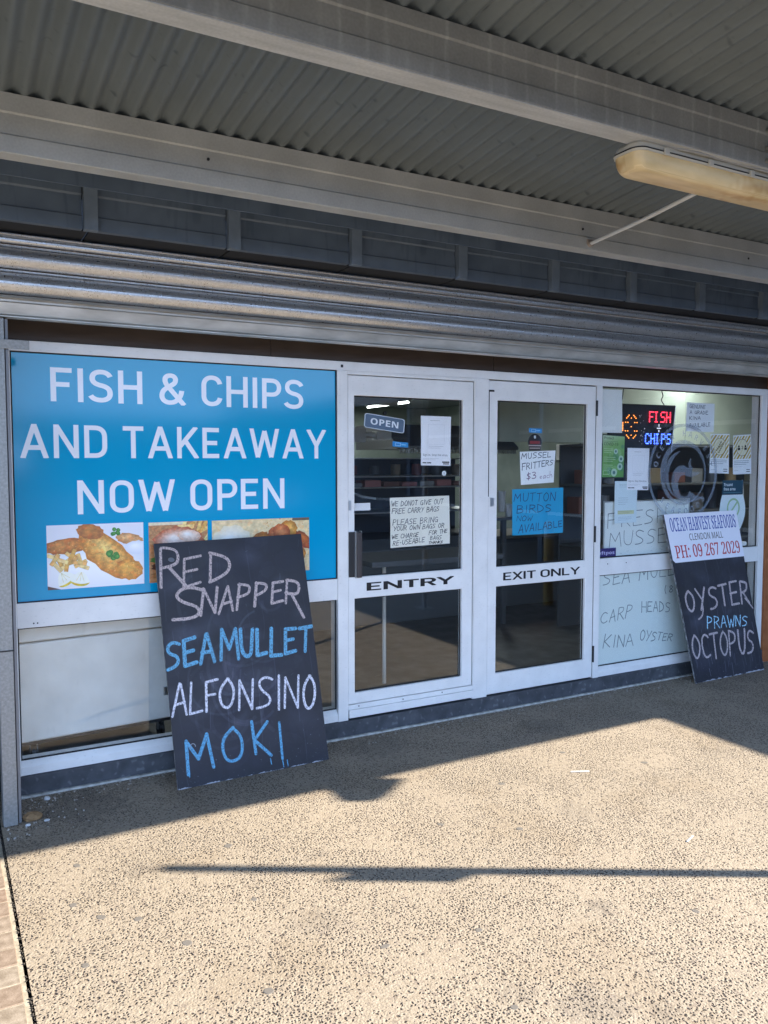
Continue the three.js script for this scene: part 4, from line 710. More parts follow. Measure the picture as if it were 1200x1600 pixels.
{
  const W = 512, H = 720;
  sheet('poster', 'teal topped shield-shaped truant free area poster in the right window', 'poster', rectC(5.628, 1.08, 5.985, 1.562), phys({ map: canvasTex(W, H, (c) => {
    c.clearRect(0, 0, W, H); c.fillStyle = '#14455a'; c.fillRect(W * 0.1, 0, W * 0.72, H * 0.24); c.fillStyle = '#e4eef0';
    c.beginPath(); c.moveTo(W * 0.1, H * 0.25); c.lineTo(W * 0.82, H * 0.25); c.quadraticCurveTo(W * 1.0, H * 0.5, W * 0.86, H * 0.72); c.quadraticCurveTo(W * 0.7, H * 0.95, W * 0.48, H); c.quadraticCurveTo(W * 0.05, H * 0.85, W * 0.02, H * 0.5); c.quadraticCurveTo(W * 0.04, H * 0.36, W * 0.1, H * 0.25); c.fill();
    fitText(c, 'Truant', 'bold SZ sans-serif', W * 0.15, W * 0.46, H * 0.05, H * 0.1, '#e8f0f2'); fitText(c, 'free area', 'bold SZ sans-serif', W * 0.15, W * 0.56, H * 0.125, H * 0.175, '#e8f0f2'); c.fillStyle = '#7fb0bd'; c.fillRect(W * 0.15, H * 0.21, W * 0.62, 3);
    c.strokeStyle = '#a9c79a'; c.lineWidth = 24; c.beginPath(); c.ellipse(W * 0.5, H * 0.48, W * 0.2, H * 0.155, 0, 0, 6.3); c.stroke(); c.beginPath(); c.moveTo(W * 0.37, H * 0.58); c.lineTo(W * 0.63, H * 0.38); c.stroke(); lines(c, W * 0.3, W * 0.7, H * 0.7, 2, 16, 5, 'rgba(110,140,150,.7)');
  }), transparent: true, roughness: 0.6 }), BZ, 0);
}
sheet('purple_sticker', 'purple sticker in the lower left corner of the right upper window', 'sticker', rectC(4.292, 1.0, 4.487, 1.068), paperMat(256, 90, (c) => { c.fillStyle = '#33256c'; c.fillRect(0, 0, 256, 90); fitText(c, 'eftpos', 'bold SZ sans-serif', 20, 240, 30, 62, '#c9c3e6'); }), BZ, 0);
{ // frosted shop emblem on the glass
  const S = 1024;
  const tex = canvasTex(S, S, (c) => {
    c.clearRect(0, 0, S, S); const col = 'rgba(140,154,170,.45)'; c.strokeStyle = col; c.fillStyle = col;
    c.lineWidth = 34; c.beginPath(); c.arc(512, 512, 480, 0, 6.3); c.stroke();
    c.lineWidth = 12; // inner swirl of waves
    c.beginPath(); c.arc(512, 512, 330, 0, 6.3); c.arc(530, 528, 290, 0, 6.3, true); c.fill('evenodd');
    c.beginPath(); c.moveTo(240, 480); c.quadraticCurveTo(300, 310, 470, 290); c.quadraticCurveTo(330, 360, 300, 520); c.quadraticCurveTo(300, 660, 400, 760); c.quadraticCurveTo(240, 680, 240, 480); c.fill();
    c.beginPath(); c.moveTo(350, 660); c.bezierCurveTo(320, 520, 400, 420, 520, 440); c.bezierCurveTo(560, 450, 590, 480, 640, 500); c.bezierCurveTo(680, 510, 720, 510, 760, 500); c.bezierCurveTo(700, 560, 600, 570, 540, 540); c.bezierCurveTo(440, 520, 410, 640, 470, 730); c.bezierCurveTo(540, 790, 610, 750, 600, 690); c.bezierCurveTo(640, 740, 720, 760, 810, 770); c.bezierCurveTo(680, 830, 400, 860, 350, 660); c.fill();
    c.beginPath(); c.moveTo(620, 360); c.quadraticCurveTo(560, 420, 600, 480); c.quadraticCurveTo(640, 500, 640, 460); c.quadraticCurveTo(600, 430, 620, 360); c.fill();
    c.font = 'bold 84px sans-serif'; c.textAlign = 'center'; c.textBaseline = 'middle'; c.fillStyle = 'rgba(160,172,186,.55)';
    const arc = (s, a0, a1, r, flip) => [...s].forEach((ch, i) => { const a = a0 + ((a1 - a0) * i) / (s.length - 1); c.save(); c.translate(512 + r * Math.cos(a), 512 + r * Math.sin(a)); c.rotate(a + (flip ? -Math.PI / 2 : Math.PI / 2)); c.fillText(ch, 0, 0); c.restore(); });
    arc('OCEAN HARVEST', -Math.PI * 0.93, -Math.PI * 0.07, 398, false); arc('SEAFOODS', Math.PI * 0.76, Math.PI * 0.24, 398, true);
  });
  single('window_emblem', [sheetGeo(rectC(4.785, 1.232, 5.593, 2.026), -0.0264, 0, 2)], phys({ map: tex, transparent: true, roughness: 0.8 }), 'frosted round emblem with curling wave on the right window glass', 'emblem');
}
const whiteBoard = (W, H, draw) => std({ map: canvasTex(W, H, draw), roughness: 0.35 });
{
  const t = thing('whiteboard', 'whiteboard with marker writing about fresh mussels in the upper right window', 'whiteboard');
  part('board', [sheetGeo([[4.384, 1.414], [5.302, 1.414], [5.302, 0.985], [4.384, 0.985]], -0.062, 0, 2)], whiteBoard(1400, 660, (c, W, H) => {
    paperGrain(c, W, H, '#e4e9e6'); const o = { lw: 9, color: '#6a7477', jit: 0.18, chalk: 0 }, q = (a) => a.map((k, i) => k * (i & 1 ? H : W));
    hand(c, 'FRESH', q([0.05, 0.2, 0.72, 0.14, 0.05, 0.46, 0.72, 0.4]), o); hand(c, 'MUSSELS', q([0.06, 0.55, 0.98, 0.48, 0.06, 0.8, 0.98, 0.76]), o); c.lineWidth = 5; c.strokeStyle = '#5a6165'; c.beginPath(); c.arc(W * 0.89, H * 0.16, 76, 3.3, 6.2); c.stroke(); c.lineWidth = 3; c.strokeStyle = 'rgba(90,100,105,.5)'; for (let i = 0; i < 26; i++) { const x = rr(0, W), y = H * rr(0.84, 0.93); c.beginPath(); c.moveTo(x, y); c.lineTo(x + rr(10, 40), y + rr(-6, 6)); c.stroke(); }
  }), t);
  part('rim', [framed(4.378, 0.98, 5.308, 1.42, [[4.388, 0.99, 5.298, 1.41]], -0.067, -0.057, 0.001)], M.steel, t);
}
single('whiteboard', [sheetGeo([[4.29, 0.874], [5.5, 0.874], [5.5, 0.17], [4.29, 0.17]], -0.042, 0, 2)], whiteBoard(1500, 880, (c, W, H) => {
  paperGrain(c, W, H, '#e0e8e4'); const o = { lw: 9, color: '#7a8789', jit: 0.19 }, q = (a) => a.map((k, i) => k * (i & 1 ? H : W));
  hand(c, 'SEA MULLET', q([0.07, -0.02, 0.86, -0.08, 0.06, 0.13, 0.86, 0.07]), o); hand(c, '(8', q([0.6, 0.2, 0.69, 0.2, 0.6, 0.28, 0.69, 0.28]), o);
  hand(c, 'CARP', q([0.05, 0.42, 0.33, 0.36, 0.05, 0.54, 0.31, 0.5]), o); hand(c, 'HEADS', q([0.4, 0.34, 0.66, 0.39, 0.4, 0.46, 0.66, 0.5]), o); hand(c, 'KINA', q([0.09, 0.66, 0.33, 0.7, 0.07, 0.8, 0.33, 0.82]), o); hand(c, 'OYSTER', q([0.4, 0.66, 0.7, 0.76, 0.39, 0.78, 0.68, 0.83]), o);
}), 'whiteboard listing sea mullet, carp heads, kina and oyster in the lower right window', 'whiteboard');
{ // LED sign
  const t = thing('led_sign', 'black light sign with red FISH, blue CHIPS and an orange fish of light dots', 'sign');
  const z = -0.12, box_ = [[4.5, 2.158], [5.188, 2.162], [5.15, 1.79], [4.48, 1.79]];
  part('case', [quadEdge(box_.map(([x, y]) => V(x, y, z)), -0.03, 0), quadFront(box_.map(([x, y]) => V(x, y, z)), 0)], M.black, t);
  part('trim', [tube([[5.188, 2.162, z + 0.002], [5.15, 1.79, z + 0.002]], 0.003, 2, 6)], M.steel, t);
  const dot = new THREE.SphereGeometry(0.0044, 6, 4), led = (r, g, b, e) => std({ color: lin(r * 0.4, g * 0.4, b * 0.4), emissive: lin(r, g, b), emissiveIntensity: e, roughness: 0.4 });
  const word = (s, x0, x1, y0, y1, rows) => { // 5x7 dot letters
    const G = { F: '11111100001000011110100001000010000', I: '11100010000100001000010000100011100', S: '01111100001000001110000010000111110', H: '10001100011000111111100011000110001', C: '01110100011000010000100001000101110', P: '11110100011000111110100001000010000' };
    const out = [], n = s.length;
    [...s].forEach((ch, i) => { for (let r = 0; r < 7; r++) for (let q = 0; q < 5; q++) if (G[ch][r * 5 + q] === '1') out.push(dot.clone().translate(x0 + ((i * 6 + q) / (n * 6 - 1.5)) * (x1 - x0), y1 - (r / 6) * (y1 - y0), z + 0.003)); });
    void rows; return out;
  };
  part('red_lights', word('FISH', 4.9, 5.135, 2.028, 2.104), led(1, 0.03, 0.06, 1.6), t, 'red dots spelling FISH');
  part('blue_lights', word('CHIPS', 4.86, 5.14, 1.858, 1.932), led(0.05, 0.12, 1, 2.2), t, 'blue dots spelling CHIPS');
  const fish = [], sp = [], plus = [];
  for (let r = -9; r <= 9; r++) for (let q = -7; q <= 7; q++) { const u = q / 7, v = r / 9; if (Math.abs(u) < 0.85 * Math.sqrt(Math.max(0, 1 - v * v)) && (Math.abs(Math.abs(u) - 0.85 * Math.sqrt(Math.max(0, 1 - v * v))) < 0.13 || (r % 3 === 0 && q % 3 === 0)) && (r + q) % 2 === 0) fish.push(dot.clone().translate(4.705 + u * 0.085, 1.985 + v * 0.098, z + 0.003)); }
  for (let k = 0; k < 18; k++) fish.push(dot.clone().translate(4.6 - (k % 3) * 0.012 + 0.015, 1.955 + Math.floor(k / 3) * 0.012, z + 0.003));
  for (let k = 0; k < 16; k++) sp.push(dot.clone().scale(0.45, 0.45, 0.45).translate(4.78 + rr(0, 0.07), 1.84 + rr(0, 0.24), z + 0.003));
  for (const [dx, dy] of [[-2, 0], [-1, 0], [0, 0], [1, 0], [2, 0], [0, 2.2], [0, 3.4], [0, -2], [0, -3.2]]) plus.push(dot.clone().translate(5.005 + dx * 0.009, 1.978 + dy * 0.008, z + 0.003));
  part('orange_lights', fish, led(1, 0.3, 0.04, 0.9), t, 'orange dots drawing a fish');
  part('white_dots', [...sp, ...plus], led(0.8, 0.85, 1, 0.3), t);
  part('wire', [tube([[4.6, 2.159, z], [4.612, 2.215, z], [4.62, 2.27, z]], 0.003), tube([[5.06, 2.163, z], [5.03, 2.2, z], [5.045, 2.235, z], [5.03, 2.27, z]], 0.004)], M.black, t);
}

// ------------------------------------------------------------------ inside the shop
{
  const wallM = std({ map: tile(256, 2, (u, v) => { const k = 140 + fbm(u * 5, v * 5, 5, 4) * 14; return [k - 6, k + 4, k - 4]; }), roughness: 0.8 });
  const darkM = std({ color: lin(0.1, 0.11, 0.12), roughness: 0.7 }), floorM = std({ map: tile(256, 1.2, (u, v) => { const k = 70 + fbm(u * 8, v * 8, 8, 4) * 20; return [k, k + 3, k + 6]; }), roughness: 0.5 });
  struct('shop_floor', [bx(0.2, -0.1, -9.4, 8.8, 0.1, -0.125, 0)], floorM);
  struct('shop_ceiling', [bx(0.1, 2.76, -9.5, 8.9, 2.86, -0.125, 0)], std({ color: lin(0.28, 0.3, 0.31), roughness: 0.9 }));
  struct('shop_wall', [bx(0.1, -0.1, -9.5, 8.9, 2.755, -9.38, 0), bx(8.62, -0.1, -9.375, 8.8, 2.755, -0.13, 0), bx(0.1, -0.1, -9.375, 0.215, 2.755, -0.41, 0)], wallM);
  struct('shop_roof', [bx(-15, 2.865, -9.5, 14, 3.6, -0.13, 0), bx(-15, 3.2, -0.13, 14, 3.6, 0.3, 0)], M.plinth);
  // ceiling lights that are switched on
  const glow = std({ color: lin(0.8, 0.8, 0.8), emissive: lin(0.9, 1, 0.97), emissiveIntensity: 2.6 });
  const lamp = (x, z, label) => {
    const t = thing('ceiling_light', label, 'ceiling light', [x, 2.76, z], 'strip lights on the shop ceiling');
    part('body', [bx(-0.05, -0.045, -0.75, 0.05, 0, 0.75, 0.004)], std({ color: lin(0.7, 0.7, 0.7), roughness: 0.5 }), t);
    part('tube', [cyl(0.016, 1.44, 0, -0.068, 0, 'z', 14)], glow, t);
    const l = new THREE.RectAreaLight(new THREE.Color(0.92, 1, 0.97), 30, 0.05, 1.44); l.name = 'lamp'; l.position.set(0, -0.09, 0); l.rotation.x = -Math.PI / 2; t.add(l);
  };
  lamp(6.9, -7.9, 'lit strip light farthest back on the shop ceiling'); lamp(6.7, -5.2, 'lit strip light above the shop counter'); lamp(2.6, -4.2, 'lit strip light left of the range hood'); lamp(6.9, -0.9, 'added strip light that brightens the partition behind the right window');  // the one by the right window is added, unseen, to light the partition
  // range hood
  const h = thing('range_hood', 'stainless range hood with a ridged filter edge above the fryers inside the shop', 'range hood');
  const hs = new THREE.Shape([[0, 0], [0, 0.03], [0.34, 0.26], [0.9, 0.26], [0.9, 0]].map((p) => new THREE.Vector2(...p)));
  part('canopy', [uvm(new THREE.ExtrudeGeometry(hs, { depth: 1.5, bevelEnabled: false }).rotateY(Math.PI / 2).translate(4.0, 1.84, -2.5))], std({ color: lin(0.32, 0.32, 0.32), metalness: 0.8, roughness: 0.4 }), h);
  const teeth = []; for (let k = 0; k < 44; k++) teeth.push(bx(4.03 + k * 0.033, 1.8, -2.515, 4.046 + k * 0.033, 1.84, -2.503, 0));
  part('filter', teeth, M.steel, h);
  const ac = thing('air_conditioner', 'white air conditioner with a pipe behind the entry door glass', 'air conditioner');
  part('body', [bx(3.44, 1.9, -2.6, 3.6, 2.04, -2.4, 0.01)], M.white, ac);
  part('pipe', [cyl(0.03, 0.3, 3.72, 1.97, -2.5, 'x', 14), bx(3.74, 1.93, -2.56, 3.9, 2.01, -2.44, 0.008)], M.white, ac);
  const bh = thing('bulkhead', 'pale bulkhead panel under the ceiling behind the entry door', 'bulkhead');
  part('panel', [bx(2.9, 2.23, -2.1, 3.72, 2.745, -2.0, 0.004)], std({ color: lin(0.55, 0.6, 0.64), roughness: 0.6 }), bh);
  // glass display counter with trays
  const dc = thing('display_counter', 'glass display counter with steel shelves and pink fish trays inside the shop', 'display counter');
  part('base', [bx(2.7, 0.1, -3.3, 5.2, 0.95, -2.55, 0.01)], darkM, dc);
  part('back_panel', [bx(2.7, 0.95, -3.3, 5.2, 1.75, -3.26, 0.004)], std({ color: lin(0.06, 0.07, 0.09), roughness: 0.5 }), dc);
  for (const y of [1.2, 1.45, 1.56, 1.74]) part('shelf', [bx(2.72, y, -3.2, 5.18, y + 0.012, -2.6, 0.002)], M.steel, dc);
  for (let k = 0; k < 8; k++) part('tray', [bx(3.3 + k * 0.21, 1.463, -2.85 + rr(-0.04, 0.04), 3.48 + k * 0.21, 1.5 + rr(0, 0.03), -2.65, 0.006)], std({ color: lin(...[[0.42, 0.16, 0.14], [0.3, 0.3, 0.3], [0.5, 0.2, 0.18], [0.2, 0.09, 0.07]][k % 4]), roughness: 0.5 }), dc);
  for (let k = 0; k < 9; k++) part('tub', [cyl(0.05, rr(0.08, 0.13), 2.9 + k * 0.25, 1.63, -2.8, 'y', 12)], std({ color: lin(...[[0.2, 0.06, 0.05], [0.12, 0.13, 0.15], [0.25, 0.2, 0.14]][k % 3]), roughness: 0.6 }), dc);
  part('hose', [tube([[3.0, 1.58, -2.4], [3.3, 1.5, -2.4], [3.5, 1.4, -2.4], [3.7, 1.36, -2.4]], 0.012, 20, 6)], std({ color: lin(0.4, 0.42, 0.45), roughness: 0.4 }), dc);
  const tb = thing('shop_table', 'low dark table with pale steel legs standing behind the entry door', 'table');
  part('table_top', [bx(2.7, 0.96, -1.2, 3.86, 1.0, -0.6, 0.004)], darkM, tb);
  for (const [x, z] of [[2.83, -0.66], [3.72, -0.66]]) part('leg', [cyl(0.014, 0.86, x, 0.53, z, 'y', 12)], std({ color: lin(0.62, 0.6, 0.55), roughness: 0.5 }), tb);
  // serving counter behind the exit door
  const sc = thing('serving_counter', 'serving counter with pale top inside the shop behind the exit door', 'counter');
  part('body', [bx(5.3, 0.1, -3.4, 8.3, 0.86, -2.75, 0.01)], std({ color: lin(0.12, 0.13, 0.14), roughness: 0.6 }), sc);
  part('counter_top', [bx(5.25, 0.862, -3.45, 8.35, 0.9, -2.7, 0.006)], std({ color: lin(0.3, 0.27, 0.22), roughness: 0.5 }), sc);
  const carton = (x0, y0, z0, x1, y1, z1, label) => { const c = thing('carton', label, 'carton', [0, 0, 0], 'white cartons in the shop'); part('body', [bx(x0, y0, z0, x1, y1, z1, 0.004)], std({ color: lin(0.5, 0.5, 0.5), roughness: 0.8 }), c); part('tape', [bx((x0 + x1) / 2 - 0.02, y0 + 0.002, z1 + 0.0005, (x0 + x1) / 2 + 0.02, y1 - 0.002, z1 + 0.002, 0)], std({ color: lin(0.35, 0.3, 0.22), roughness: 0.5 }), c); part('flap', [bx(x0 + 0.004, y1 + 0.0005, z0 + 0.004, x1 - 0.004, y1 + 0.006, (z0 + z1) / 2 - 0.002, 0)], std({ color: lin(0.45, 0.45, 0.44), roughness: 0.8 }), c); };
  carton(6.2, 1.24, -2.8, 6.45, 1.37, -2.55, 'white carton to the right of the blue mutton birds notice'); carton(6.31, 0.71, -2.62, 6.5, 0.93, -2.46, 'taller white carton in front of the serving counter'); 
  const cart = thing('carton_stand', 'dark stand that carries the cartons behind the exit door', 'stand');
  part('shelf', [bx(6.15, 1.2, -2.85, 6.6, 1.235, -2.5, 0.003), bx(6.2, 0.67, -2.66, 6.6, 0.705, -2.42, 0.003)], darkM, cart);
  part('upright', [bx(6.61, 0.1, -2.85, 6.65, 1.5, -2.42, 0.003)], darkM, cart);
  for (const [x, y, hh, l] of [[4.9, 1.22, 0.2, 'taller stack of white cups left of the blue notice'], [4.99, 1.17, 0.12, 'shorter stack of white cups left of the blue notice']]) { const c = thing('cup_stack', l, 'cups', [x, y, -2.0], 'stacks of cups'); part('cups', [cyl(0.032, hh, 0, hh / 2, 0, 'y', 16, 0.04)], M.white, c); part('cup_rim', [new THREE.TorusGeometry(0.04, 0.004, 6, 18).rotateX(Math.PI / 2).translate(0, hh, 0)], M.white, c); }
  const cs = thing('cup_shelf', 'narrow dark shelf with cups behind the exit door', 'shelf'); part('board', [bx(4.75, 1.14, -2.1, 5.15, 1.165, -1.9, 0.002)], darkM, cs); part('bracket', [bx(4.9, 0.1, -2.02, 4.95, 1.139, -1.98, 0.002)], darkM, cs);
  // pictures and equipment on the right-hand wall
  const wallPic = (name, label, z0, z1, y0, y1, draw) => { const t = thing(name, label, name === 'menu_board' ? 'menu board' : 'picture'); const g = new THREE.PlaneGeometry(z1 - z0, y1 - y0).rotateY(-Math.PI / 2).translate(8.598, (y0 + y1) / 2, (z0 + z1) / 2); part('print', [g], std({ map: canvasTex(256, 256, draw), roughness: 0.6 }), t); part('frame', [bx(8.6, y0 - 0.02, z0 - 0.02, 8.618, y1 + 0.02, z1 + 0.02, 0.003)], darkM, t); };
  wallPic('menu_board', 'dim menu board on the shop wall seen through the exit door', -6.9, -6.0, 2.15, 2.62, (c) => { c.fillStyle = '#3c4846'; c.fillRect(0, 0, 256, 256); for (let i = 0; i < 40; i++) { c.fillStyle = ['#5d6a66', '#2a3534', '#74807a'][i % 3]; c.fillRect(rr(0, 220), rr(0, 230), rr(8, 50), rr(8, 26)); } });
  wallPic('picture', 'brown picture on the shop wall at the top right of the exit door', -5.4, -4.96, 2.06, 2.56, (c) => { c.fillStyle = '#3a2f28'; c.fillRect(0, 0, 256, 256); for (let i = 0; i < 60; i++) { c.fillStyle = ['#6b4a2c', '#8a5d33', '#2a211d', '#4f6a4a'][i % 4]; c.beginPath(); c.ellipse(rr(50, 210), rr(30, 230), rr(6, 26), rr(6, 20), rr(0, 3), 0, 6.3); c.fill(); } });
  const mw = thing('microwave', 'white microwave on a wall shelf behind the exit door', 'microwave');
  part('body', [bx(7.15, 1.74, -3.8, 7.6, 1.94, -3.5, 0.008)], M.white, mw); part('window', [bx(7.18, 1.77, -3.4995, 7.46, 1.91, -3.496, 0)], M.black, mw); part('shelf', [bx(7.05, 1.71, -3.85, 7.7, 1.738, -3.45, 0.002)], M.steel, mw); part('stand', [bx(7.6, 0.9, -3.8, 7.66, 1.709, -3.5, 0.003)], darkM, mw);
  const hl = thing('heat_lamp', 'orange glowing heat lamp above the serving counter', 'lamp');
  part('shade', [new THREE.LatheGeometry([[0.02, 0.14], [0.04, 0.12], [0.1, 0.02], [0.105, 0]].map((p) => new THREE.Vector2(...p)), 24).translate(7.2, 1.63, -3.4)], std({ color: lin(0.12, 0.05, 0.03), roughness: 0.4, metalness: 0.6 }), hl);
  part('bulb', [new THREE.SphereGeometry(0.06, 16, 10).scale(1, 0.55, 1).translate(7.2, 1.615, -3.4)], std({ color: lin(0.3, 0.05, 0.02), emissive: lin(1, 0.13, 0.03), emissiveIntensity: 0.6 }), hl);
  const hp = new THREE.PointLight(new THREE.Color(1, 0.3, 0.1), 0.06); hp.position.set(7.2, 1.56, -3.4); hp.shadow.radius = 2; hp.name = 'lamp'; hl.add(hp);
  part('rod', [cyl(0.008, 0.99, 7.2, 2.265, -3.4, 'y', 8)], darkM, hl);
  // dark shelving behind the right window
  const shf = thing('shop_shelving', 'dark shelving with stacked goods behind the right window emblem', 'shelving');
  part('back_panel', [bx(5.3, 0.1, -1.62, 8.0, 1.88, -1.6, 0.002)], darkM, shf);
  for (const y of [0.9, 1.2, 1.48, 1.86]) part('shelf', [bx(5.3, y, -1.595, 8.0, y + 0.02, -1.2, 0.002)], darkM, shf);
  for (let k = 0; k < 16; k++) { const x = 5.4 + (k % 8) * 0.3 + rr(-0.05, 0.05), y = k < 8 ? 1.222 : 1.502, hh = rr(0.1, 0.22); part('goods', [rnd() < 0.5 ? cyl(0.06, hh, x, y + hh / 2, -1.4, 'y', 12) : bx(x - 0.08, y, -1.48, x + 0.08, y + hh, -1.32, 0.004)], std({ color: lin(...[[0.2, 0.08, 0.06], [0.25, 0.26, 0.27], [0.08, 0.1, 0.14], [0.3, 0.24, 0.15]][k % 4]), roughness: 0.6 }), shf); }
  const par = thing('partition', 'pale green painted partition above the shelving behind the right window', 'partition');
  for (const [a, b] of [[4.55, 5.9], [5.903, 7.0], [7.003, 8.3]]) part('panel', [bx(a, 1.9, -1.62, b, 2.75, -1.58, 0.003)], std({ map: tile(128, 1.5, (u, v) => { const k = 172 + fbm(u * 5, v * 5, 5, 3) * 10; return [k - 6, k + 3, k - 8]; }), roughness: 0.7 }), par);
  const cb = thing('cable', 'white cable hanging beside the truant poster in the right window', 'cable');
  part('wire', [tube([[6.02, 1.56, -0.12], [6.06, 1.4, -0.14], [6.02, 1.25, -0.13], [5.9, 1.12, -0.12], [5.86, 1.03, -0.1]], 0.006, 30, 8)], std({ color: lin(0.6, 0.58, 0.5), roughness: 0.5 }), cb);
  part('plug', [bx(5.97, 1.0, -0.14, 6.05, 1.035, -0.08, 0.008)], M.white, cb);
  // chest freezer behind the lower left window
  const fz = thing('chest_freezer', 'white chest freezer on castors behind the lower left window', 'freezer', [0.34, 0.1, -0.17]);
  fz.rotation.y = 0.09;
  const fm = std({ map: tile(256, 1, (u, v) => { const k = 222 + fbm(u * 5, v * 5, 5, 4) * 9 - smooth(0.55, 0.8, noise(u * 30, v * 9, 30, 9)) * 6; return [k, k - 1, k - 6]; }), roughness: 0.4 });
  part('body', [bx(0, 0.12, -0.7, 0.86, 0.655, 0, 0.012)], fm, fz); part('lid', [bx(-0.005, 0.662, -0.71, 0.865, 0.76, 0.008, 0.012)], fm, fz); part('skirt', [bx(0.02, 0.1, -0.68, 0.84, 0.119, -0.02, 0)], M.black, fz);
  for (const [x, z] of [[0.09, -0.06], [0.79, -0.06], [0.09, -0.62], [0.79, -0.62]]) { const c = part('castor', [cyl(0.042, 0.026, x, 0.043, z, 'x', 20)], M.black, fz); part('fork', [bx(x - 0.02, 0.045, z - 0.012, x - 0.0155, 0.099, z + 0.012, 0), bx(x + 0.0155, 0.045, z - 0.012, x + 0.02, 0.099, z + 0.012, 0)], M.steel, c); }
  part('latch', [bx(0.79, 0.26, 0.0005, 0.82, 0.31, 0.012, 0.003), bx(0.8, 0.45, 0.0005, 0.822, 0.48, 0.01, 0.003)], M.steel, fz);
}

// ------------------------------------------------------------------ across the car park (throws shadows and shows in the glass)
{
  const t = thing('sign_pole', 'thin steel pole with a small plate, whose shadow crosses the footpath', 'sign pole', [4.98, 0, 3.5]);
  part('pole', [cyl(0.032, 3.0, 0, 1.5, 0, 'y', 18)], M.pole, t); part('plate', [bx(-0.185, 2.16, -0.003, -0.033, 2.49, 0.003, 0.001)], M.white, t); part('cap', [new THREE.SphereGeometry(0.0325, 14, 8, 0, 6.3, 0, 1.57).translate(0, 3.0, 0)], M.black, t); part('base_plate', [bx(-0.08, 0.001, -0.08, 0.08, 0.012, 0.08, 0.002)], M.pole, t);
  const b = thing('bollard', 'yellow bollard on the footpath, seen mirrored in the exit door', 'bollard', [6.4, 0, 2.98]);
  part('post', [cyl(0.06, 0.98, 0, 0.49, 0, 'y', 20)], std({ color: lin(0.6, 0.36, 0.06), roughness: 0.45 }), b); part('band', [cyl(0.0615, 0.08, 0, 0.84, 0, 'y', 20)], M.white, b); part('cap', [new THREE.SphereGeometry(0.06, 16, 8, 0, 6.3, 0, 1.57).scale(1, 0.5, 1).translate(0, 0.98, 0)], std({ color: lin(0.6, 0.36, 0.06), roughness: 0.45 }), b);
  const shop = thing('far_shops', 'long low row of shops across the car park', 'building');
  const wm = std({ map: tile(256, 6, (u, v) => { const k = 150 + fbm(u * 6, v * 6, 6, 4) * 18; return [k, k - 8, k - 20]; }), roughness: 0.8 });
  part('wall', [bx(6, -0.13, 52, 96, 3.9, 62, 0.03)], wm, shop); part('parapet', [bx(5.8, 3.92, 51.8, 96.2, 4.7, 62.2, 0.03)], M.fascia, shop); part('awning', [bx(6, 2.9, 49, 96, 3.15, 51.98, 0.03)], M.fascia, shop);
  for (let k = 0; k < 12; k++) { const x = 8 + k * 7.3, w = part('window', [bx(x, 0.3, 51.9, x + 5.4, 2.5, 51.985, 0)], M.black, shop); part('window_frame', [framed(x - 0.1, 0.2, x + 5.5, 2.6, [[x, 0.3, x + 2.6, 2.5], [x + 2.8, 0.3, x + 5.4, 2.5]], 51.84, 51.895, 0)], M.white, w); }
  // trees
  const bark = std({ color: lin(0.09, 0.07, 0.05), roughness: 0.9 }), leaf = phys({ color: lin(0.06, 0.1, 0.035), roughness: 0.7, side: THREE.DoubleSide });
  const tree = (x, z, h, label) => {
    const t2 = thing('tree', label, 'tree', [x, -0.13, z]);
    const limbs = [new THREE.CylinderGeometry(0.1, 0.2, h * 0.5, 10).translate(0, h * 0.25, 0)];
    for (let k = 0; k < 6; k++) { const a = rr(0, 6.28); limbs.push(tube([[0, h * rr(0.32, 0.48), 0], [Math.cos(a) * h * 0.12, h * 0.58, Math.sin(a) * h * 0.12], [Math.cos(a) * h * 0.24, h * rr(0.66, 0.85), Math.sin(a) * h * 0.24]], 0.05, 8, 5)); }
    part('trunk', limbs, bark, t2);
    const p = [], n = 2600, cl = Array.from({ length: 22 }, () => [rr(-0.3, 0.3) * h, rr(0.5, 0.93) * h, rr(-0.3, 0.3) * h, rr(0.07, 0.13) * h]);
    for (let i = 0; i < n; i++) { const c = cl[i % 22], q = new THREE.Vector3(rr(-1, 1), rr(-1, 1), rr(-1, 1)).normalize().multiplyScalar(c[3] * Math.cbrt(rnd())), s = rr(0.08, 0.17), a = new THREE.Vector3(rr(-1, 1), rr(-1, 1), rr(-1, 1)).normalize().multiplyScalar(s), b2 = new THREE.Vector3(rr(-1, 1), rr(-1, 1), rr(-1, 1)).normalize().multiplyScalar(s); const o = new THREE.Vector3(c[0], c[1], c[2]).add(q); for (const v of [o, o.clone().add(a), o.clone().add(b2)]) p.push(v.x, v.y, v.z); }
    const g = new THREE.BufferGeometry(); g.setAttribute('position', new THREE.Float32BufferAttribute(p, 3)); g.computeVertexNormals();
    part('crown', [g], leaf, t2);
  };
  tree(-7, 46, 6.5, 'tree at the left end of the car park row'); tree(3, 47, 5.5, 'lower tree left of the far shops'); tree(17, 45, 6.8, 'tree in front of the first far shop windows'); tree(30, 44, 6, 'tree in front of the middle far shops'); tree(52, 43, 7, 'tree toward the right of the far shops');
}

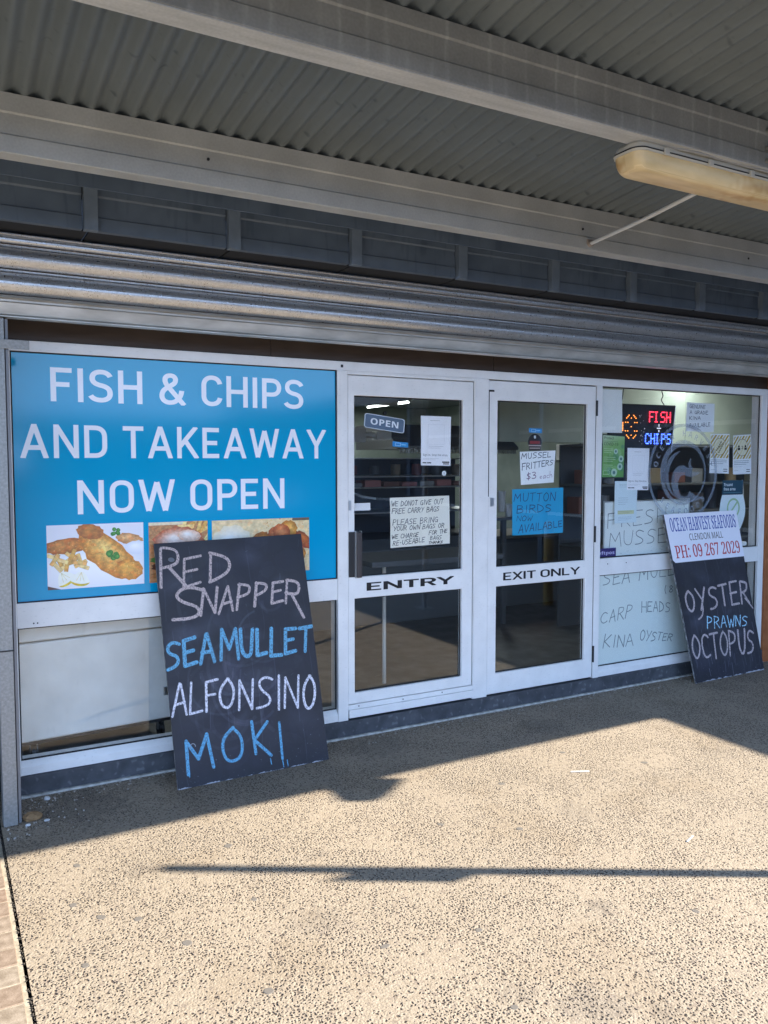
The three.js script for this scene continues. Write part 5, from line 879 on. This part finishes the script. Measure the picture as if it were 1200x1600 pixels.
// ------------------------------------------------------------------ small things on the ground
{
  const straw = std({ color: lin(0.75, 0.74, 0.7), roughness: 0.5 });
  const st = (x, z, a, L, label) => { const o = single('straw', [cyl(0.003, L, 0, 0, 0, 'x', 10)], straw, label, 'straw', 'white straws on the footpath'); o.position.set(x, 0.0035, z); o.rotation.y = a; };
  st(3.08, 1.13, -0.45, 0.105, 'white straw lying on the sunlit footpath before the doors'); st(2.96, 1.98, 0.35, 0.07, 'short white straw beside the thin pole shadow');
  const gum = std({ color: lin(0.12, 0.105, 0.088), roughness: 0.9 });
  const spots = [[0.42, 1.2], [0.5, 1.34], [0.62, 1.42], [0.74, 1.66], [0.4, 1.62], [0.48, 0.88], [1.1, 1.02], [1.35, 2.02], [1.7, 2.1], [2.35, 1.52], [1.05, 1.5], [2.05, 1.3], [2.6, 1.05], [3.5, 1.2], [1.55, 2.5], [2.5, 2.4], [0.9, 2.05], [3.2, 0.85]];
  const g0 = new THREE.CylinderGeometry(0.014, 0.0165, 0.0012, 16); let first;
  spots.forEach(([x, z], i) => { const o = i ? first.clone() : single('gum_spot', [g0], gum, 'flattened dark gum spot on the sunlit footpath', 'gum', 'flattened gum spots on the footpath'); if (!i) first = o; else { o.name = numbered('gum_spot'); scene.add(o); } o.position.set(x, 0.0008, z); o.scale.set(rr(0.7, 1.3), 1, rr(0.6, 1.2)); o.rotation.y = rr(0, 3); });
  const crumple = (r, sx, sy, sz) => { const g = new THREE.IcosahedronGeometry(r, 2), p = g.attributes.position; for (let i = 0; i < p.count; i++) { const k = 1 + 0.4 * noise(p.getX(i) / r * 1.7 + 9, p.getY(i) / r * 1.7 + p.getZ(i) / r * 2.3); p.setXYZ(i, p.getX(i) * k * sx, p.getY(i) * k * sy, p.getZ(i) * k * sz); } g.computeVertexNormals(); return uvm(g); };
  const place = (o, x, z, h) => o.position.set(x, h, z);
  place(single('crumpled_leaf', [crumple(0.032, 1.3, 0.6, 1)], std({ color: lin(0.22, 0.13, 0.06), roughness: 0.9, side: THREE.DoubleSide }), 'crumpled dry brown leaf beside the shutter guide', 'leaf'), 0.36, 0.31, 0.016);
  const pm = std({ color: lin(0.5, 0.5, 0.5), roughness: 0.8 });
  place(single('paper_scrap', [crumple(0.012, 1.2, 0.8, 1)], pm, 'crumpled white paper scrap against the plinth at left', 'paper scrap'), 0.45, 0.1, 0.009);
  place(single('paper_scrap', [crumple(0.009, 1.4, 0.5, 1)], pm, 'white paper scrap nearest the sunlight at left', 'paper scrap'), 0.42, 0.36, 0.005);
  place(single('paper_scrap', [crumple(0.009, 1.3, 0.6, 1)], pm, 'white paper scrap touching the brown leaf', 'paper scrap'), 0.335, 0.375, 0.006);
  // grit swept against the plinth
  const gr = [];
  for (let i = 0; i < 420; i++) { const r = rr(0.0015, 0.006); const g = new THREE.IcosahedronGeometry(r, 0); g.scale(rr(0.7, 1.4), 0.7, rr(0.7, 1.4)).translate(rr(0.33, 6.1), r * 0.4, 0.035 + Math.pow(rnd(), 2) * 0.14); gr.push(g); }
  for (let i = 0; i < 60; i++) { const r = rr(0.002, 0.006); gr.push(new THREE.IcosahedronGeometry(r, 0).translate(rr(0.24, 0.6), r * 0.4, rr(0.05, 0.5))); }
  const grit = part('grit', gr, std({ color: lin(0.34, 0.31, 0.27), roughness: 0.9 }), scene); grit.userData.kind = 'stuff'; grit.userData.label = 'loose grit swept against the shop plinth'; grit.userData.category = 'grit';
  const cr = []; for (let i = 0; i < 300; i++) { const r = rr(0.0015, 0.004); cr.push(new THREE.IcosahedronGeometry(r, 0).translate(0.2185 + rr(-0.004, 0.004), -0.003, rr(0.2, 3.2))); }
  const crack = part('crack_soil', cr, std({ color: lin(0.05, 0.04, 0.03), roughness: 1 }), scene); crack.userData.kind = 'stuff'; crack.userData.label = 'dark soil crumbs in the joint between bricks and footpath'; crack.userData.category = 'soil';
}

renderer.render(scene, camera);
